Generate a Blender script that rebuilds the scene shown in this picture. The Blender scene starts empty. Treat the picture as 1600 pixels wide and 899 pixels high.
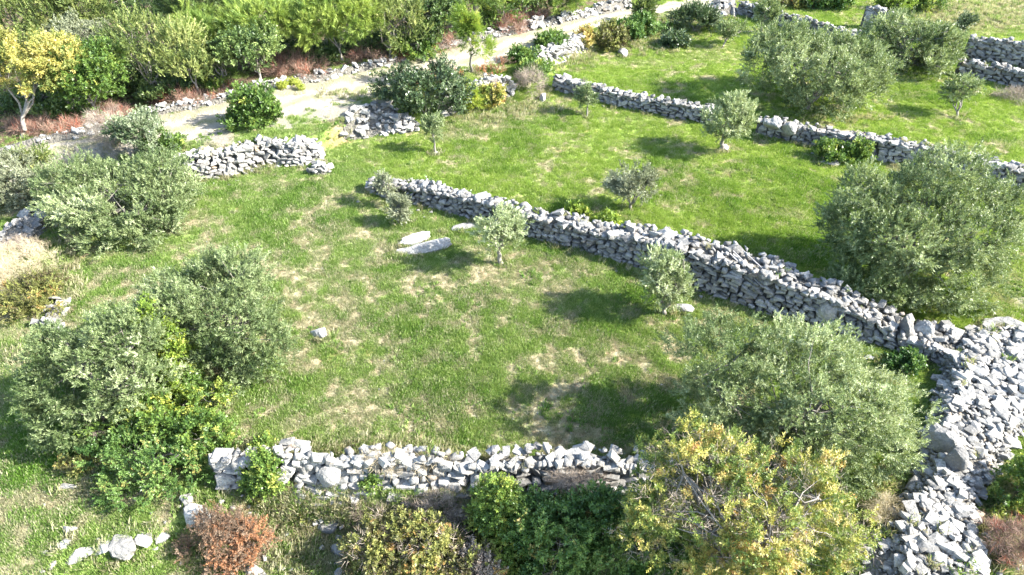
import bpy, bmesh, math, random
import numpy as np
from mathutils import Vector, Euler, Matrix

# ------------------------------------------------------------------ camera, world, sun, exposure
CAM_H = 17.0
PITCH = math.radians(40.0)
FPX = 1066.0                      # focal length in pixels of the 1600 px wide photograph
SUN_EL = math.radians(35.0)
SUN_AZ = math.radians(97.0)       # clockwise from +Y
sc = bpy.context.scene
COL = sc.collection
cam_d = bpy.data.cameras.new("camera")
cam_d.sensor_width = 36.0
cam_d.lens = FPX / 1600 * 36.0
cam_d.clip_end = 3000
cam = bpy.data.objects.new("camera", cam_d)
cam.location = (0, 0, CAM_H)
cam.rotation_euler = (math.pi / 2 - PITCH, 0, 0)
COL.objects.link(cam)
sc.camera = cam

world = bpy.data.worlds.new("World")
sc.world = world
world.use_nodes = True
wn = world.node_tree
sky = wn.nodes.new("ShaderNodeTexSky")
sky.sky_type = 'NISHITA'
sky.sun_disc = False
sky.sun_elevation = SUN_EL
sky.sun_rotation = SUN_AZ
wn.links.new(sky.outputs[0], wn.nodes["Background"].inputs[0])
wn.nodes["Background"].inputs[1].default_value = 0.135

sun_dir = Vector((math.sin(SUN_AZ) * math.cos(SUN_EL), math.cos(SUN_AZ) * math.cos(SUN_EL), math.sin(SUN_EL)))
sd = bpy.data.lights.new("sun", 'SUN')
sd.energy = 4.6
sd.angle = math.radians(0.55)
sd.color = (1.0, 0.96, 0.89)
so = bpy.data.objects.new("sun", sd)
so.rotation_euler = sun_dir.to_track_quat('Z', 'Y').to_euler()
so.location = (30, 0, 40)
COL.objects.link(so)

sc.view_settings.view_transform = 'Standard'
sc.view_settings.look = 'None'
sc.view_settings.gamma = 1
sc.view_settings.exposure = 2.35
sc.cycles.max_bounces = 6
sc.cycles.transparent_max_bounces = 4

rng = np.random.default_rng(7)
random.seed(7)

# ------------------------------------------------------------------ noise and terrain
def vnoise(x, y, seed=0):
    x = np.asarray(x, float); y = np.asarray(y, float)
    xi = np.floor(x).astype(np.int64); yi = np.floor(y).astype(np.int64)
    fx = x - xi; fy = y - yi
    fx = fx * fx * (3 - 2 * fx); fy = fy * fy * (3 - 2 * fy)
    def h(a, b):
        n = (a * 374761393 + b * 668265263 + seed * 982451653) & 0xFFFFFFFF
        n = ((n ^ (n >> 13)) * 1274126177) & 0xFFFFFFFF
        return ((n ^ (n >> 16)) & 0xFFFF) / 65535.0
    return (h(xi, yi) * (1 - fx) + h(xi + 1, yi) * fx) * (1 - fy) + (h(xi, yi + 1) * (1 - fx) + h(xi + 1, yi + 1) * fx) * fy

def fbm(x, y, seed=0, o=4):
    r = 0; a = 0.5; t = 0
    for i in range(o):
        r = r + a * vnoise(np.asarray(x) * 2 ** i, np.asarray(y) * 2 ** i, seed + i * 17); t += a; a *= 0.55
    return r / t

CS, SN = math.cos(PITCH), math.sin(PITCH)
def ray(px, py):
    a = (px - 800) / FPX; b = (449.5 - py) / FPX
    return (a, CS + b * SN, -SN + b * CS)
def at_z(px, py, z=0.0):
    d = ray(px, py)
    t = (z - CAM_H) / d[2]
    return (d[0] * t, d[1] * t, z)
def proj(x, y, z):
    dz = z - CAM_H
    Z = y * CS - dz * SN
    u = y * SN + dz * CS
    Z = np.maximum(Z, 0.1)
    return 800 + FPX * x / Z, 449.5 - FPX * u / Z
def scale_at(x, y, z):
    return FPX / max(1.0, y * CS - (z - CAM_H) * SN)

STEP_A = [(-300, 935, 0.2), (60, 880, 0.35), (200, 835, 0.5), (330, 785, 0.9), (470, 765, 1.1), (600, 765, 1.15), (740, 765, 1.1),
          (900, 765, 1.1), (1000, 768, 1.1), (1080, 770, 1.1), (1220, 790, 1.0), (1300, 860, 0.8), (1500, 1080, 0.3)]
STEP_B = [(-500, 360, 0.8), (0, 275, 0.8), (130, 262, 0.8), (265, 264, 0.9), (370, 266, 1.0), (500, 244, 0.9), (580, 205, 0.8),
          (690, 186, 0.8), (790, 152, 0.8), (850, 125, 0.7), (920, 88, 0.5), (990, 52, 0.2), (1100, 12, 0.1), (1300, -60, 0.1)]
def _curve(step):
    w = [at_z(a, b) for a, b, _ in step]
    xs = np.array([p[0] for p in w]); ys = np.array([p[1] for p in w]); am = np.array([c for _, _, c in step])
    o = np.argsort(xs)
    return xs[o], ys[o], am[o]
AX, AY, AA = _curve(STEP_A)
BX, BY, BA = _curve(STEP_B)
def sstep(t):
    t = np.clip(t, 0, 1)
    return t * t * (3 - 2 * t)
def terrain(x, y):
    x = np.asarray(x, float); y = np.asarray(y, float)
    z = (fbm(x * 0.18, y * 0.18, 3, 3) - 0.5) * 0.35 + (fbm(x * 1.1, y * 1.1, 9, 3) - 0.5) * 0.09
    ya = np.interp(x, AX, AY); z = z - np.interp(x, AX, AA) * sstep((ya - y) / 0.55)
    yb = np.interp(x, BX, BY); z = z + np.interp(x, BX, BA) * sstep((y - yb) / 0.9)
    return z
def at(px, py):
    z = 0.0
    for _ in range(12):
        p = at_z(px, py, z)
        z = 0.5 * z + 0.5 * float(terrain(p[0], p[1]))
    p = at_z(px, py, z)
    return Vector((p[0], p[1], float(terrain(p[0], p[1]))))

def ell(px, py, items, warp=18):
    """soft mask from ellipses (cx, cy, rx, ry, strength)"""
    m = np.zeros(np.shape(px))
    wx = (fbm(px / 40, py / 25, 31, 3) - 0.5) * 2 * warp; wy = (fbm(px / 40, py / 25, 57, 3) - 0.5) * warp
    for cx, cy, rx, ry, s in items:
        d = np.sqrt(((px + wx - cx) / rx) ** 2 + ((py + wy - cy) / ry) ** 2)
        m = np.maximum(m, s * sstep(1.35 - d))
    return m
DRY = [(300, 345, 45, 16, .9), (250, 358, 60, 10, .8), (325, 385, 55, 14, .7), (200, 428, 70, 14, .7), (220, 395, 40, 10, .5), (480, 430, 60, 18, .9), (560, 432, 80, 12, .8),
       (800, 440, 90, 16, .9), (860, 450, 50, 30, .9), (490, 500, 45, 30, .6), (700, 425, 90, 12, .6), (560, 640, 80, 30, .9), (470, 660, 80, 18, .6), (590, 690, 90, 16, .8),
       (720, 640, 70, 20, .6), (850, 640, 120, 25, .7), (560, 375, 50, 15, .6), (400, 470, 30, 60, .6), (760, 190, 60, 16, .7), (700, 210, 70, 14, .6), (820, 180, 50, 10, .6), (1000, 185, 60, 10, .3),
       (1235, 335, 45, 9, .6), (1100, 123, 20, 6, .9), (1120, 85, 80, 14, .5), (1000, 100, 80, 8, .5), (1560, 450, 50, 60, .6), (1560, 22, 150, 34, 1.0), (1380, 600, 40, 25, .6), (620, 570, 60, 18, .6), (900, 560, 80, 18, .5),
       (1000, 545, 60, 14, .5), (1400, 125, 50, 10, .5), (1420, 150, 40, 10, .4), (440, 790, 70, 60, .7), (480, 850, 60, 50, .5), (630, 705, 160, 14, .8), (380, 690, 60, 14, .8), (1430, 850, 70, 60, .6), (1560, 850, 60, 60, .5),
       (880, 225, 50, 10, .4), (1000, 225, 60, 8, .4), (740, 255, 50, 8, .3), (1060, 410, 40, 8, .4), (1540, 230, 60, 12, .5), (110, 420, 30, 60, .4), (420, 290, 60, 10, .5), (60, 570, 60, 20, .3)]
RED = [(560, 205, 60, 12, .9), (530, 220, 40, 14, .8), (520, 195, 30, 8, .8), (975, 465, 45, 16, .7), (960, 515, 30, 12, .7), (960, 548, 30, 8, .5), (562, 692, 14, 4, .9), (690, 465, 20, 7, .5),
       (660, 515, 18, 5, .6), (1090, 305, 25, 6, .3), (860, 150, 22, 14, .5), (800, 560, 40, 10, .25), (640, 600, 60, 12, .2), (1030, 165, 25, 6, .5), (1150, 400, 20, 6, .3)]
LUSH_SHADE = [(505, 347, 30, 12, 1), (985, 640, 110, 60, .9), (1240, 390, 80, 35, .8), (660, 520, 45, 18, .8), (900, 328, 70, 14, .9), (640, 240, 60, 8, .6), (890, 510, 70, 16, .8), (1190, 330, 120, 30, .4),  # weed patches and some cast tree shadows, both painted as darker green
        (640, 480, 50, 12, .7), (740, 470, 50, 30, .6), (1050, 262, 30, 14, .9), (1160, 262, 40, 16, .6), (1220, 275, 40, 10, .5), (420, 330, 100, 20, .4), (60, 690, 130, 110, .9), (700, 560, 50, 14, .6),
        (1000, 480, 60, 20, .5), (1120, 165, 80, 10, .6), (1480, 150, 80, 14, .4), (1290, 250, 60, 14, .6), (1420, 270, 60, 18, .4), (1270, 600, 80, 30, .5), (600, 500, 30, 8, .5), (860, 385, 80, 12, .5), (530, 265, 60, 12, .4)]
TRK_UP = [(-260, 340), (-60, 262), (60, 222), (150, 205), (240, 175), (330, 160), (440, 132), (560, 108), (650, 84), (740, 62), (830, 42), (900, 26), (960, 12), (1050, 2), (1140, -16), (1300, -40)]
TRK_LO = [(-260, 400), (-60, 318), (80, 268), (200, 246), (290, 222), (360, 204), (460, 188), (560, 160), (640, 135), (740, 112), (800, 96), (860, 74), (920, 50), (980, 32), (1060, 18), (1150, 2), (1300, -22)]
def in_track(px, py):
    up = np.interp(px, [p[0] for p in TRK_UP], [p[1] for p in TRK_UP]); lo = np.interp(px, [p[0] for p in TRK_LO], [p[1] for p in TRK_LO])
    m = (lo - up) + 1e-3
    t = (py - up) / m
    t = t + (fbm(px / 15, py / 8, 71, 3) - .5) * 0.5
    return sstep(t * 5) * sstep((1 - t) * 5)
HEAP = [(1488, 528), (1540, 516), (1700, 540), (1720, 600), (1650, 640), (1592, 682), (1568, 715), (1546, 752), (1522, 790), (1524, 840), (1540, 905), (1545, 960), (1400, 960), (1385, 905), (1375, 850), (1392, 800),
        (1432, 742), (1442, 690), (1452, 640), (1470, 575)]
def in_poly(px, py, poly):
    px = np.asarray(px, float); py = np.asarray(py, float)
    ins = np.zeros(px.shape, bool)
    n = len(poly)
    for i in range(n):
        x0, y0 = poly[i]; x1, y1 = poly[(i + 1) % n]
        c = ((y0 > py) != (y1 > py)) & (px < (x1 - x0) * (py - y0) / ((y1 - y0) if y1 != y0 else 1e-9) + x0)
        ins ^= c
    return ins
def poly_dist(px, py, poly):
    d = np.full(np.shape(px), 1e9); n = len(poly)
    for i in range(n):
        x0, y0 = poly[i]; x1, y1 = poly[(i + 1) % n]
        dx, dy = x1 - x0, y1 - y0
        t = np.clip(((px - x0) * dx + (py - y0) * dy) / (dx * dx + dy * dy + 1e-9), 0, 1)
        d = np.minimum(d, np.hypot(px - x0 - t * dx, py - y0 - t * dy))
    return d
def fields(x, y, z):
    px, py = proj(x, y, z)
    front = (y > 4)
    base = 0.11 + 0.27 * sstep((py - 330) / 120) * sstep((900 - py) / 150) * sstep((1300 - px) / 200)
    n = fbm(x * .55, y * .55, 5, 4); n2 = fbm(x * 2.2, y * 2.2, 15, 3)
    dry = np.clip(base + (n - .5) * 1.1 + (n2 - .5) * 2.1, 0, 1)
    dry = np.maximum(dry * .85, ell(px, py, DRY) * (0.15 + 1.2 * n2) * .85)
    red = ell(px, py, RED) * (0.4 + 1.0 * n2) + 0.55 * sstep((fbm(x * .9, y * .9, 44, 4) - .66) * 8)
    lush_shade = np.clip(ell(px, py, LUSH_SHADE) * (.4 + .9 * n2) + sstep((fbm(x * .4, y * .4, 88, 3) - .56) * 6) * .6, 0, 1)
    grav = np.maximum(in_track(px, py), ell(px, py, [(525, 178, 75, 20, 1), (310, 212, 60, 16, 1), (430, 196, 50, 10, .9), (600, 150, 50, 14, .9), (880, 70, 60, 12, .6), (1060, 30, 50, 10, .6), (1560, 560, 40, 26, .6), (1600, 470, 30, 40, .5), (1420, 850, 80, 60, .6), (60, 345, 50, 30, .4)]) * (.5 + n2)) * front
    w = (fbm(px / 20, py / 10, 23, 3) - .5) * 26
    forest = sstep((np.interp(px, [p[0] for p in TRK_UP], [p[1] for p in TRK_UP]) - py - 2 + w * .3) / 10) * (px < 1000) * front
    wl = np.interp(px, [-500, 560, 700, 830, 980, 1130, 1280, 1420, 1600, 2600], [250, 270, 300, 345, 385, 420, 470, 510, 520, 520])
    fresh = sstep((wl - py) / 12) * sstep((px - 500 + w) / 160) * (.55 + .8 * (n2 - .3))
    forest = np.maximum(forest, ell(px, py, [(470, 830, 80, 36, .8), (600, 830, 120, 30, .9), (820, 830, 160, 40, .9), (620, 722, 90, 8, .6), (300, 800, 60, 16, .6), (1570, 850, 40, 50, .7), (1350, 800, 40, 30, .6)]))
    return [np.clip(np.where(front, a, b), 0, 1) for a, b in ((fresh, 0 * n), (dry, n), (red, 0 * n), (lush_shade, 0 * n), (grav, 0 * n), (forest, 0 * n))]

# ------------------------------------------------------------------ helpers
def tag(o, label=None, cat=None, group=None, kind=None):
    if label: o['label'] = label
    if cat: o['category'] = cat
    if group: o['group'] = group
    if kind: o['kind'] = kind
    return o
def empty(name, loc, label, cat, group=None):
    o = bpy.data.objects.new(name, None)
    o.empty_display_size = 0.2
    o.location = loc
    COL.objects.link(o)
    return tag(o, label, cat, group)
def link(name, me, parent=None, loc=(0, 0, 0), mat=None):
    o = bpy.data.objects.new(name, me)
    o.location = loc
    COL.objects.link(o)
    if parent: o.parent = parent
    if mat is not None and len(me.materials) == 0: me.materials.append(mat)
    return o
def mesh_np(name, V, F, mat=None, attrs=None, smooth=False):
    """V (n,3), F (m,k) constant-size faces"""
    me = bpy.data.meshes.new(name)
    V = np.asarray(V, np.float32); F = np.asarray(F, np.int32)
    m, k = F.shape
    me.vertices.add(len(V)); me.vertices.foreach_set("co", V.ravel())
    me.loops.add(m * k); me.loops.foreach_set("vertex_index", F.ravel())
    me.polygons.add(m); me.polygons.foreach_set("loop_start", np.arange(0, m * k, k, dtype=np.int32))
    me.polygons.foreach_set("loop_total", np.full(m, k, np.int32))
    if smooth: me.polygons.foreach_set("use_smooth", np.ones(m, bool))
    me.update(calc_edges=True)
    for nm, a in (attrs or {}).items():
        at_ = me.attributes.new(nm, 'FLOAT', 'POINT'); at_.data.foreach_set("value", np.asarray(a, np.float32))
    if mat: me.materials.append(mat)
    return me

# ------------------------------------------------------------------ materials
def new_mat(name):
    m = bpy.data.materials.new(name); m.use_nodes = True
    nt = m.node_tree; b = nt.nodes["Principled BSDF"]
    return m, nt, b
def N(nt, typ, **kw):
    n = nt.nodes.new(typ)
    for k, v in kw.items():
        if k.startswith('i_'): n.inputs[int(k[2:])].default_value = v
        else: setattr(n, k, v)
    return n
def attr(nt, name, typ='GEOMETRY'):
    n = nt.nodes.new("ShaderNodeAttribute"); n.attribute_name = name; n.attribute_type = typ
    return n.outputs['Fac']
def ramp(nt, fac, stops):
    r = nt.nodes.new("ShaderNodeValToRGB")
    els = r.color_ramp.elements
    while len(els) < len(stops): els.new(0.5)
    for e, (p, c) in zip(els, stops):
        e.position = p; e.color = (*c, 1) if len(c) == 3 else c
    if fac is not None: nt.links.new(fac, r.inputs[0])
    return r.outputs[0]
def mix(nt, fac, a, b, typ='MIX'):
    m = nt.nodes.new("ShaderNodeMix"); m.data_type = 'RGBA'; m.blend_type = typ
    if isinstance(fac, (int, float)): m.inputs[0].default_value = fac
    else: nt.links.new(fac, m.inputs[0])
    for i, v in ((6, a), (7, b)):
        if isinstance(v, tuple): m.inputs[i].default_value = (*v, 1)
        else: nt.links.new(v, m.inputs[i])
    return m.outputs[2]
def math_(nt, op, a, b=None, clamp=False):
    m = nt.nodes.new("ShaderNodeMath"); m.operation = op; m.use_clamp = clamp
    for i, v in ((0, a), (1, b)):
        if v is None: continue
        if isinstance(v, (int, float)): m.inputs[i].default_value = v
        else: nt.links.new(v, m.inputs[i])
    return m.outputs[0]
def noise(nt, scale, detail=4, rough=.6, vec=None, dist=0):
    n = nt.nodes.new("ShaderNodeTexNoise"); n.inputs['Scale'].default_value = scale; n.inputs['Detail'].default_value = detail
    n.inputs['Roughness'].default_value = rough; n.inputs['Distortion'].default_value = dist
    if vec is not None: nt.links.new(vec, n.inputs['Vector'])
    return n.outputs[0]

def snoise(nt, scale, detail=4, rough=.6, vec=None, lo=.33, hi=.67):
    m = nt.nodes.new("ShaderNodeMapRange"); m.inputs[1].default_value = lo; m.inputs[2].default_value = hi
    nt.links.new(noise(nt, scale, detail, rough, vec), m.inputs[0])
    return m.outputs[0]
def leaf_mat(name, stops, trans=0.35, rough=0.55):
    m, nt, b = new_mat(name)
    t = attr(nt, "tint")
    c = ramp(nt, t, stops)
    b.inputs['Roughness'].default_value = rough
    b.inputs['Specular IOR Level'].default_value = 0.35
    nt.links.new(c, b.inputs['Base Color'])
    tr = nt.nodes.new("ShaderNodeBsdfTranslucent")
    tc = mix(nt, 1.0, c, (1.0, 1.0, 0.55), 'MULTIPLY')
    nt.links.new(tc, tr.inputs[0])
    ms = nt.nodes.new("ShaderNodeMixShader"); ms.inputs[0].default_value = trans
    nt.links.new(b.outputs[0], ms.inputs[1]); nt.links.new(tr.outputs[0], ms.inputs[2])
    nt.links.new(ms.outputs[0], nt.nodes["Material Output"].inputs[0])
    return m
M = {}
M['olive'] = leaf_mat('olive_leaf', [(0, (.055, .09, .027)), (.35, (.13, .175, .068)), (.7, (.24, .29, .13)), (1, (.42, .46, .28))], .28, .45)
M['greyolive'] = leaf_mat('grey_olive_leaf', [(0, (.10, .115, .06)), (.5, (.20, .22, .13)), (1, (.36, .37, .26))], .22, .5)
M['dark'] = leaf_mat('dark_evergreen_leaf', [(0, (.03, .055, .02)), (.5, (.065, .10, .04)), (.85, (.12, .16, .075)), (1, (.28, .32, .2))], .18, .35)
M['green'] = leaf_mat('green_leaf', [(0, (.05, .10, .02)), (.5, (.10, .17, .035)), (.85, (.19, .26, .05)), (1, (.38, .40, .09))], .32, .4)
M['mastic'] = leaf_mat('mastic_leaf', [(0, (.04, .09, .022)), (.5, (.11, .19, .045)), (.9, (.20, .29, .085)), (1, (.30, .25, .08))], .3, .4)
M['lime'] = leaf_mat('lime_leaf', [(0, (.12, .19, .03)), (.5, (.22, .31, .05)), (1, (.42, .45, .09))], .4, .45)
M['pine'] = leaf_mat('pine_needle', [(0, (.06, .11, .025)), (.5, (.15, .23, .045)), (1, (.29, .36, .08))], .35, .5)
M['juniper'] = leaf_mat('juniper_leaf', [(0, (.045, .075, .022)), (.45, (.12, .165, .045)), (.8, (.23, .27, .08)), (1, (.35, .37, .14))], .25, .5)
M['holm'] = leaf_mat('holm_leaf', [(0, (.04, .075, .025)), (.5, (.09, .14, .04)), (1, (.20, .26, .08))], .25, .4)
M['yellow'] = leaf_mat('yellow_leaf', [(0, (.08, .13, .03)), (.35, (.17, .22, .05)), (.6, (.33, .31, .07)), (.85, (.50, .42, .16)), (1, (.34, .19, .06))], .3, .5)
M['gold'] = leaf_mat('gold_leaf', [(0, (.10, .16, .04)), (.5, (.30, .30, .08)), (1, (.52, .42, .12))], .35, .5)
M['bramble'] = leaf_mat('bramble_leaf', [(0, (.09, .07, .04)), (.3, (.13, .13, .045)), (.6, (.19, .21, .055)), (.9, (.34, .32, .10)), (1, (.34, .19, .07))], .3, .5)
M['rust'] = leaf_mat('rusty_dead_leaf', [(0, (.09, .06, .04)), (.45, (.21, .15, .10)), (.75, (.27, .125, .06)), (1, (.36, .17, .08))], .2, .7)
M['deadwood'] = leaf_mat('dead_twig', [(0, (.10, .075, .06)), (.5, (.25, .20, .16)), (1, (.42, .35, .27))], .05, .8)
M['redbrush'] = leaf_mat('red_brown_brush', [(0, (.07, .045, .035)), (.5, (.24, .15, .11)), (.8, (.36, .25, .18)), (1, (.36, .09, .05))], .05, .8)
M['straw'] = leaf_mat('straw_brush', [(0, (.22, .18, .11)), (.5, (.42, .35, .23)), (1, (.58, .50, .34))], .15, .8)

def bark_mat(name, c1, c2):
    m, nt, b = new_mat(name)
    co = nt.nodes.new("ShaderNodeTexCoord").outputs['Object']
    n = noise(nt, 9, 6, .7, co)
    nt.links.new(ramp(nt, n, [(.3, c1), (.7, c2)]), b.inputs['Base Color'])
    b.inputs['Roughness'].default_value = .9
    bp = nt.nodes.new("ShaderNodeBump"); bp.inputs['Strength'].default_value = .6; bp.inputs['Distance'].default_value = .03
    nt.links.new(noise(nt, 25, 5, .7, co), bp.inputs['Height']); nt.links.new(bp.outputs[0], b.inputs['Normal'])
    return m
M['bark'] = bark_mat('olive_bark', (.11, .095, .075), (.27, .25, .21))
M['palebark'] = bark_mat('pale_bark', (.15, .13, .10), (.32, .29, .25))
M['plank'] = bark_mat('weathered_plank', (.13, .125, .12), (.26, .25, .245))

def stone_mat(name, dark, mid, light, warm, haslichen=.5):
    m, nt, b = new_mat(name)
    geo = nt.nodes.new("ShaderNodeNewGeometry"); oi = nt.nodes.new("ShaderNodeObjectInfo")
    r = math_(nt, 'FRACT', math_(nt, 'ADD', geo.outputs['Random Per Island'], oi.outputs['Random']))
    pos = geo.outputs['Position']
    base = ramp(nt, r, [(0, dark), (.25, mid), (.75, light), (.93, light), (1, warm)])
    n = noise(nt, 7, 6, .7, pos)
    c = mix(nt, ramp(nt, n, [(.42, (0, 0, 0)), (.68, (1, 1, 1))]), base, (.17, .165, .155))
    n2 = noise(nt, 30, 4, .7, pos)
    c = mix(nt, math_(nt, 'MULTIPLY', ramp(nt, n2, [(.5, (0, 0, 0)), (.7, (1, 1, 1))]), haslichen), c, (.10, .098, .09))
    n3 = noise(nt, 14, 3, .6, pos)
    c = mix(nt, math_(nt, 'MULTIPLY', ramp(nt, n3, [(.58, (0, 0, 0)), (.75, (1, 1, 1))]), .5), c, (.42, .41, .39))
    nt.links.new(c, b.inputs['Base Color'])
    b.inputs['Roughness'].default_value = .9
    b.inputs['Specular IOR Level'].default_value = .2
    bp = nt.nodes.new("ShaderNodeBump"); bp.inputs['Strength'].default_value = 1.0; bp.inputs['Distance'].default_value = .10
    nt.links.new(noise(nt, 9, 8, .72, pos), bp.inputs['Height']); nt.links.new(bp.outputs[0], b.inputs['Normal'])
    return m
M['stone'] = stone_mat('limestone', (.11, .106, .098), (.215, .207, .19), (.40, .385, .352), (.27, .22, .17))
M['palestone'] = stone_mat('pale_limestone', (.17, .163, .147), (.30, .287, .26), (.45, .432, .39), (.36, .27, .18), .35)
M['whitestone'] = stone_mat('white_weathered_stone', (.34, .33, .31), (.42, .41, .385), (.52, .51, .48), (.46, .43, .38), .25)
def core_mat():
    m, nt, b = new_mat('rubble_core')
    pos = nt.nodes.new("ShaderNodeNewGeometry").outputs['Position']
    v = nt.nodes.new("ShaderNodeTexVoronoi"); v.inputs['Scale'].default_value = 9
    nt.links.new(pos, v.inputs['Vector'])
    c = ramp(nt, noise(nt, 8, 5, .7, pos), [(.3, (.05, .045, .035)), (.7, (.17, .16, .135))])
    nt.links.new(c, b.inputs['Base Color']); b.inputs['Roughness'].default_value = 1
    bp = nt.nodes.new("ShaderNodeBump"); bp.inputs['Strength'].default_value = 1; bp.inputs['Distance'].default_value = .08
    nt.links.new(v.outputs['Distance'], bp.inputs['Height']); nt.links.new(bp.outputs[0], b.inputs['Normal'])
    return m
M['core'] = core_mat()

def grass_cols(nt, fresh, lush_shade, red, rnd):
    g = ramp(nt, rnd, [(0, (.042, .095, .016)), (.45, (.185, .282, .062)), (1, (.41, .49, .155))])
    l = ramp(nt, rnd, [(0, (.03, .09, .010)), (1, (.16, .31, .035))])  # deep green of the weed patches and the painted tree shadows
    t = ramp(nt, rnd, [(0, (.19, .17, .09)), (.5, (.34, .32, .19)), (1, (.52, .49, .33))])
    fr = ramp(nt, rnd, [(0, (.055, .12, .014)), (.45, (.235, .345, .045)), (1, (.46, .55, .115))])
    g = mix(nt, fresh, g, fr)
    c = mix(nt, math_(nt, 'MULTIPLY', lush_shade, .8), g, l)
    return c, t
def ground_mat():
    m, nt, b = new_mat('meadow_ground')
    pos = nt.nodes.new("ShaderNodeNewGeometry").outputs['Position']
    dry, red, lush_shade, grav, forest = [attr(nt, a) for a in ('dry', 'red', 'lush_shade', 'gravel', 'forest')]
    n1 = noise(nt, 3.2, 6, .72, pos); n2 = snoise(nt, 17, 6, .8, pos); n3 = snoise(nt, 9, 5, .8, pos)
    c, t = grass_cols(nt, attr(nt, 'fresh'), lush_shade, red, n3)
    c = mix(nt, .25, c, (.07, .085, .03))
    soil = ramp(nt, n2, [(.3, (.20, .135, .075)), (.7, (.40, .31, .19))])
    t = mix(nt, ramp(nt, n1, [(.4, (0, 0, 0)), (.65, (1, 1, 1))]), t, soil)
    dd = math_(nt, 'ADD', math_(nt, 'MULTIPLY', dry, 1.2), math_(nt, 'MULTIPLY', math_(nt, 'SUBTRACT', n2, .5), .75))
    dd = math_(nt, 'ADD', dd, math_(nt, 'MULTIPLY', math_(nt, 'SUBTRACT', n1, .5), 1.2))
    c = mix(nt, ramp(nt, dd, [(.28, (0, 0, 0)), (.62, (1, 1, 1))]), c, t)
    rr = math_(nt, 'ADD', red, math_(nt, 'MULTIPLY', math_(nt, 'SUBTRACT', n2, .5), .5))
    c = mix(nt, math_(nt, 'MULTIPLY', ramp(nt, rr, [(.35, (0, 0, 0)), (.7, (1, 1, 1))]), .6), c, (.36, .21, .12))
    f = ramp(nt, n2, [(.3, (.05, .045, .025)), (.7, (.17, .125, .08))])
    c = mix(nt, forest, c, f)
    gv = ramp(nt, n2, [(.1, (.13, .11, .08)), (.8, (.36, .33, .28))])
    c = mix(nt, grav, c, gv)
    nt.links.new(c, b.inputs['Base Color']); b.inputs['Roughness'].default_value = 1; b.inputs['Specular IOR Level'].default_value = .1
    bp = nt.nodes.new("ShaderNodeBump"); bp.inputs['Strength'].default_value = .8; bp.inputs['Distance'].default_value = .06
    nt.links.new(n2, bp.inputs['Height']); nt.links.new(bp.outputs[0], b.inputs['Normal'])
    return m
M['ground'] = ground_mat()
def track_mat():
    m, nt, b = new_mat('pale_gravel')
    pos = nt.nodes.new("ShaderNodeNewGeometry").outputs['Position']
    rut = attr(nt, 'rut')
    n1 = noise(nt, 1.6, 6, .7, pos); n2 = snoise(nt, 14, 6, .8, pos)
    v = nt.nodes.new("ShaderNodeTexVoronoi"); v.inputs['Scale'].default_value = 11; nt.links.new(pos, v.inputs['Vector'])
    c = ramp(nt, n2, [(0, (.13, .112, .08)), (.4, (.33, .295, .235)), (1, (.52, .48, .40))])
    worn = mix(nt, .45, c, (.40, .35, .275))
    c = mix(nt, math_(nt, 'SUBTRACT', 1.0, rut), worn, mix(nt, .5, c, (.22, .19, .14)))
    weeds = ramp(nt, n2, [(.3, (.12, .15, .05)), (.7, (.34, .32, .18))])
    gr = math_(nt, 'MULTIPLY', attr(nt, 'weed'), ramp(nt, math_(nt, 'ADD', n1, math_(nt, 'MULTIPLY', n2, .4)), [(.45, (0, 0, 0)), (.75, (1, 1, 1))]))
    c = mix(nt, gr, c, weeds)
    nt.links.new(c, b.inputs['Base Color']); b.inputs['Roughness'].default_value = 1; b.inputs['Specular IOR Level'].default_value = .1
    bp = nt.nodes.new("ShaderNodeBump"); bp.inputs['Strength'].default_value = .8; bp.inputs['Distance'].default_value = .05
    nt.links.new(math_(nt, 'ADD', n2, v.outputs['Distance']), bp.inputs['Height']); nt.links.new(bp.outputs[0], b.inputs['Normal'])
    return m
M['track'] = track_mat()
def blade_mat():
    m, nt, b = new_mat('grass_blade')
    dry = attr(nt, 'dry', 'INSTANCER'); lush_shade = attr(nt, 'lush_shade', 'INSTANCER'); rnd = attr(nt, 'rnd', 'INSTANCER')
    isl = nt.nodes.new("ShaderNodeNewGeometry").outputs['Random Per Island']
    tone = math_(nt, 'ADD', math_(nt, 'MULTIPLY', isl, .45), math_(nt, 'MULTIPLY', rnd, .55))
    c, t = grass_cols(nt, attr(nt, 'fresh', 'INSTANCER'), lush_shade, None, tone)
    f = math_(nt, 'ADD', math_(nt, 'MULTIPLY', dry, 1.3), math_(nt, 'MULTIPLY', math_(nt, 'SUBTRACT', isl, .5), .9))
    f = math_(nt, 'ADD', f, math_(nt, 'MULTIPLY', math_(nt, 'SUBTRACT', rnd, .5), .5))
    c = mix(nt, ramp(nt, f, [(.35, (0, 0, 0)), (.75, (1, 1, 1))]), c, t)
    nt.links.new(c, b.inputs['Base Color']); b.inputs['Roughness'].default_value = .6; b.inputs['Specular IOR Level'].default_value = .25
    tr = nt.nodes.new("ShaderNodeBsdfTranslucent"); nt.links.new(mix(nt, 1.0, c, (1, 1, .7), 'MULTIPLY'), tr.inputs[0])
    ms = nt.nodes.new("ShaderNodeMixShader"); ms.inputs[0].default_value = .35
    nt.links.new(b.outputs[0], ms.inputs[1]); nt.links.new(tr.outputs[0], ms.inputs[2])
    nt.links.new(ms.outputs[0], nt.nodes["Material Output"].inputs[0])
    return m
M['blade'] = blade_mat()

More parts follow.
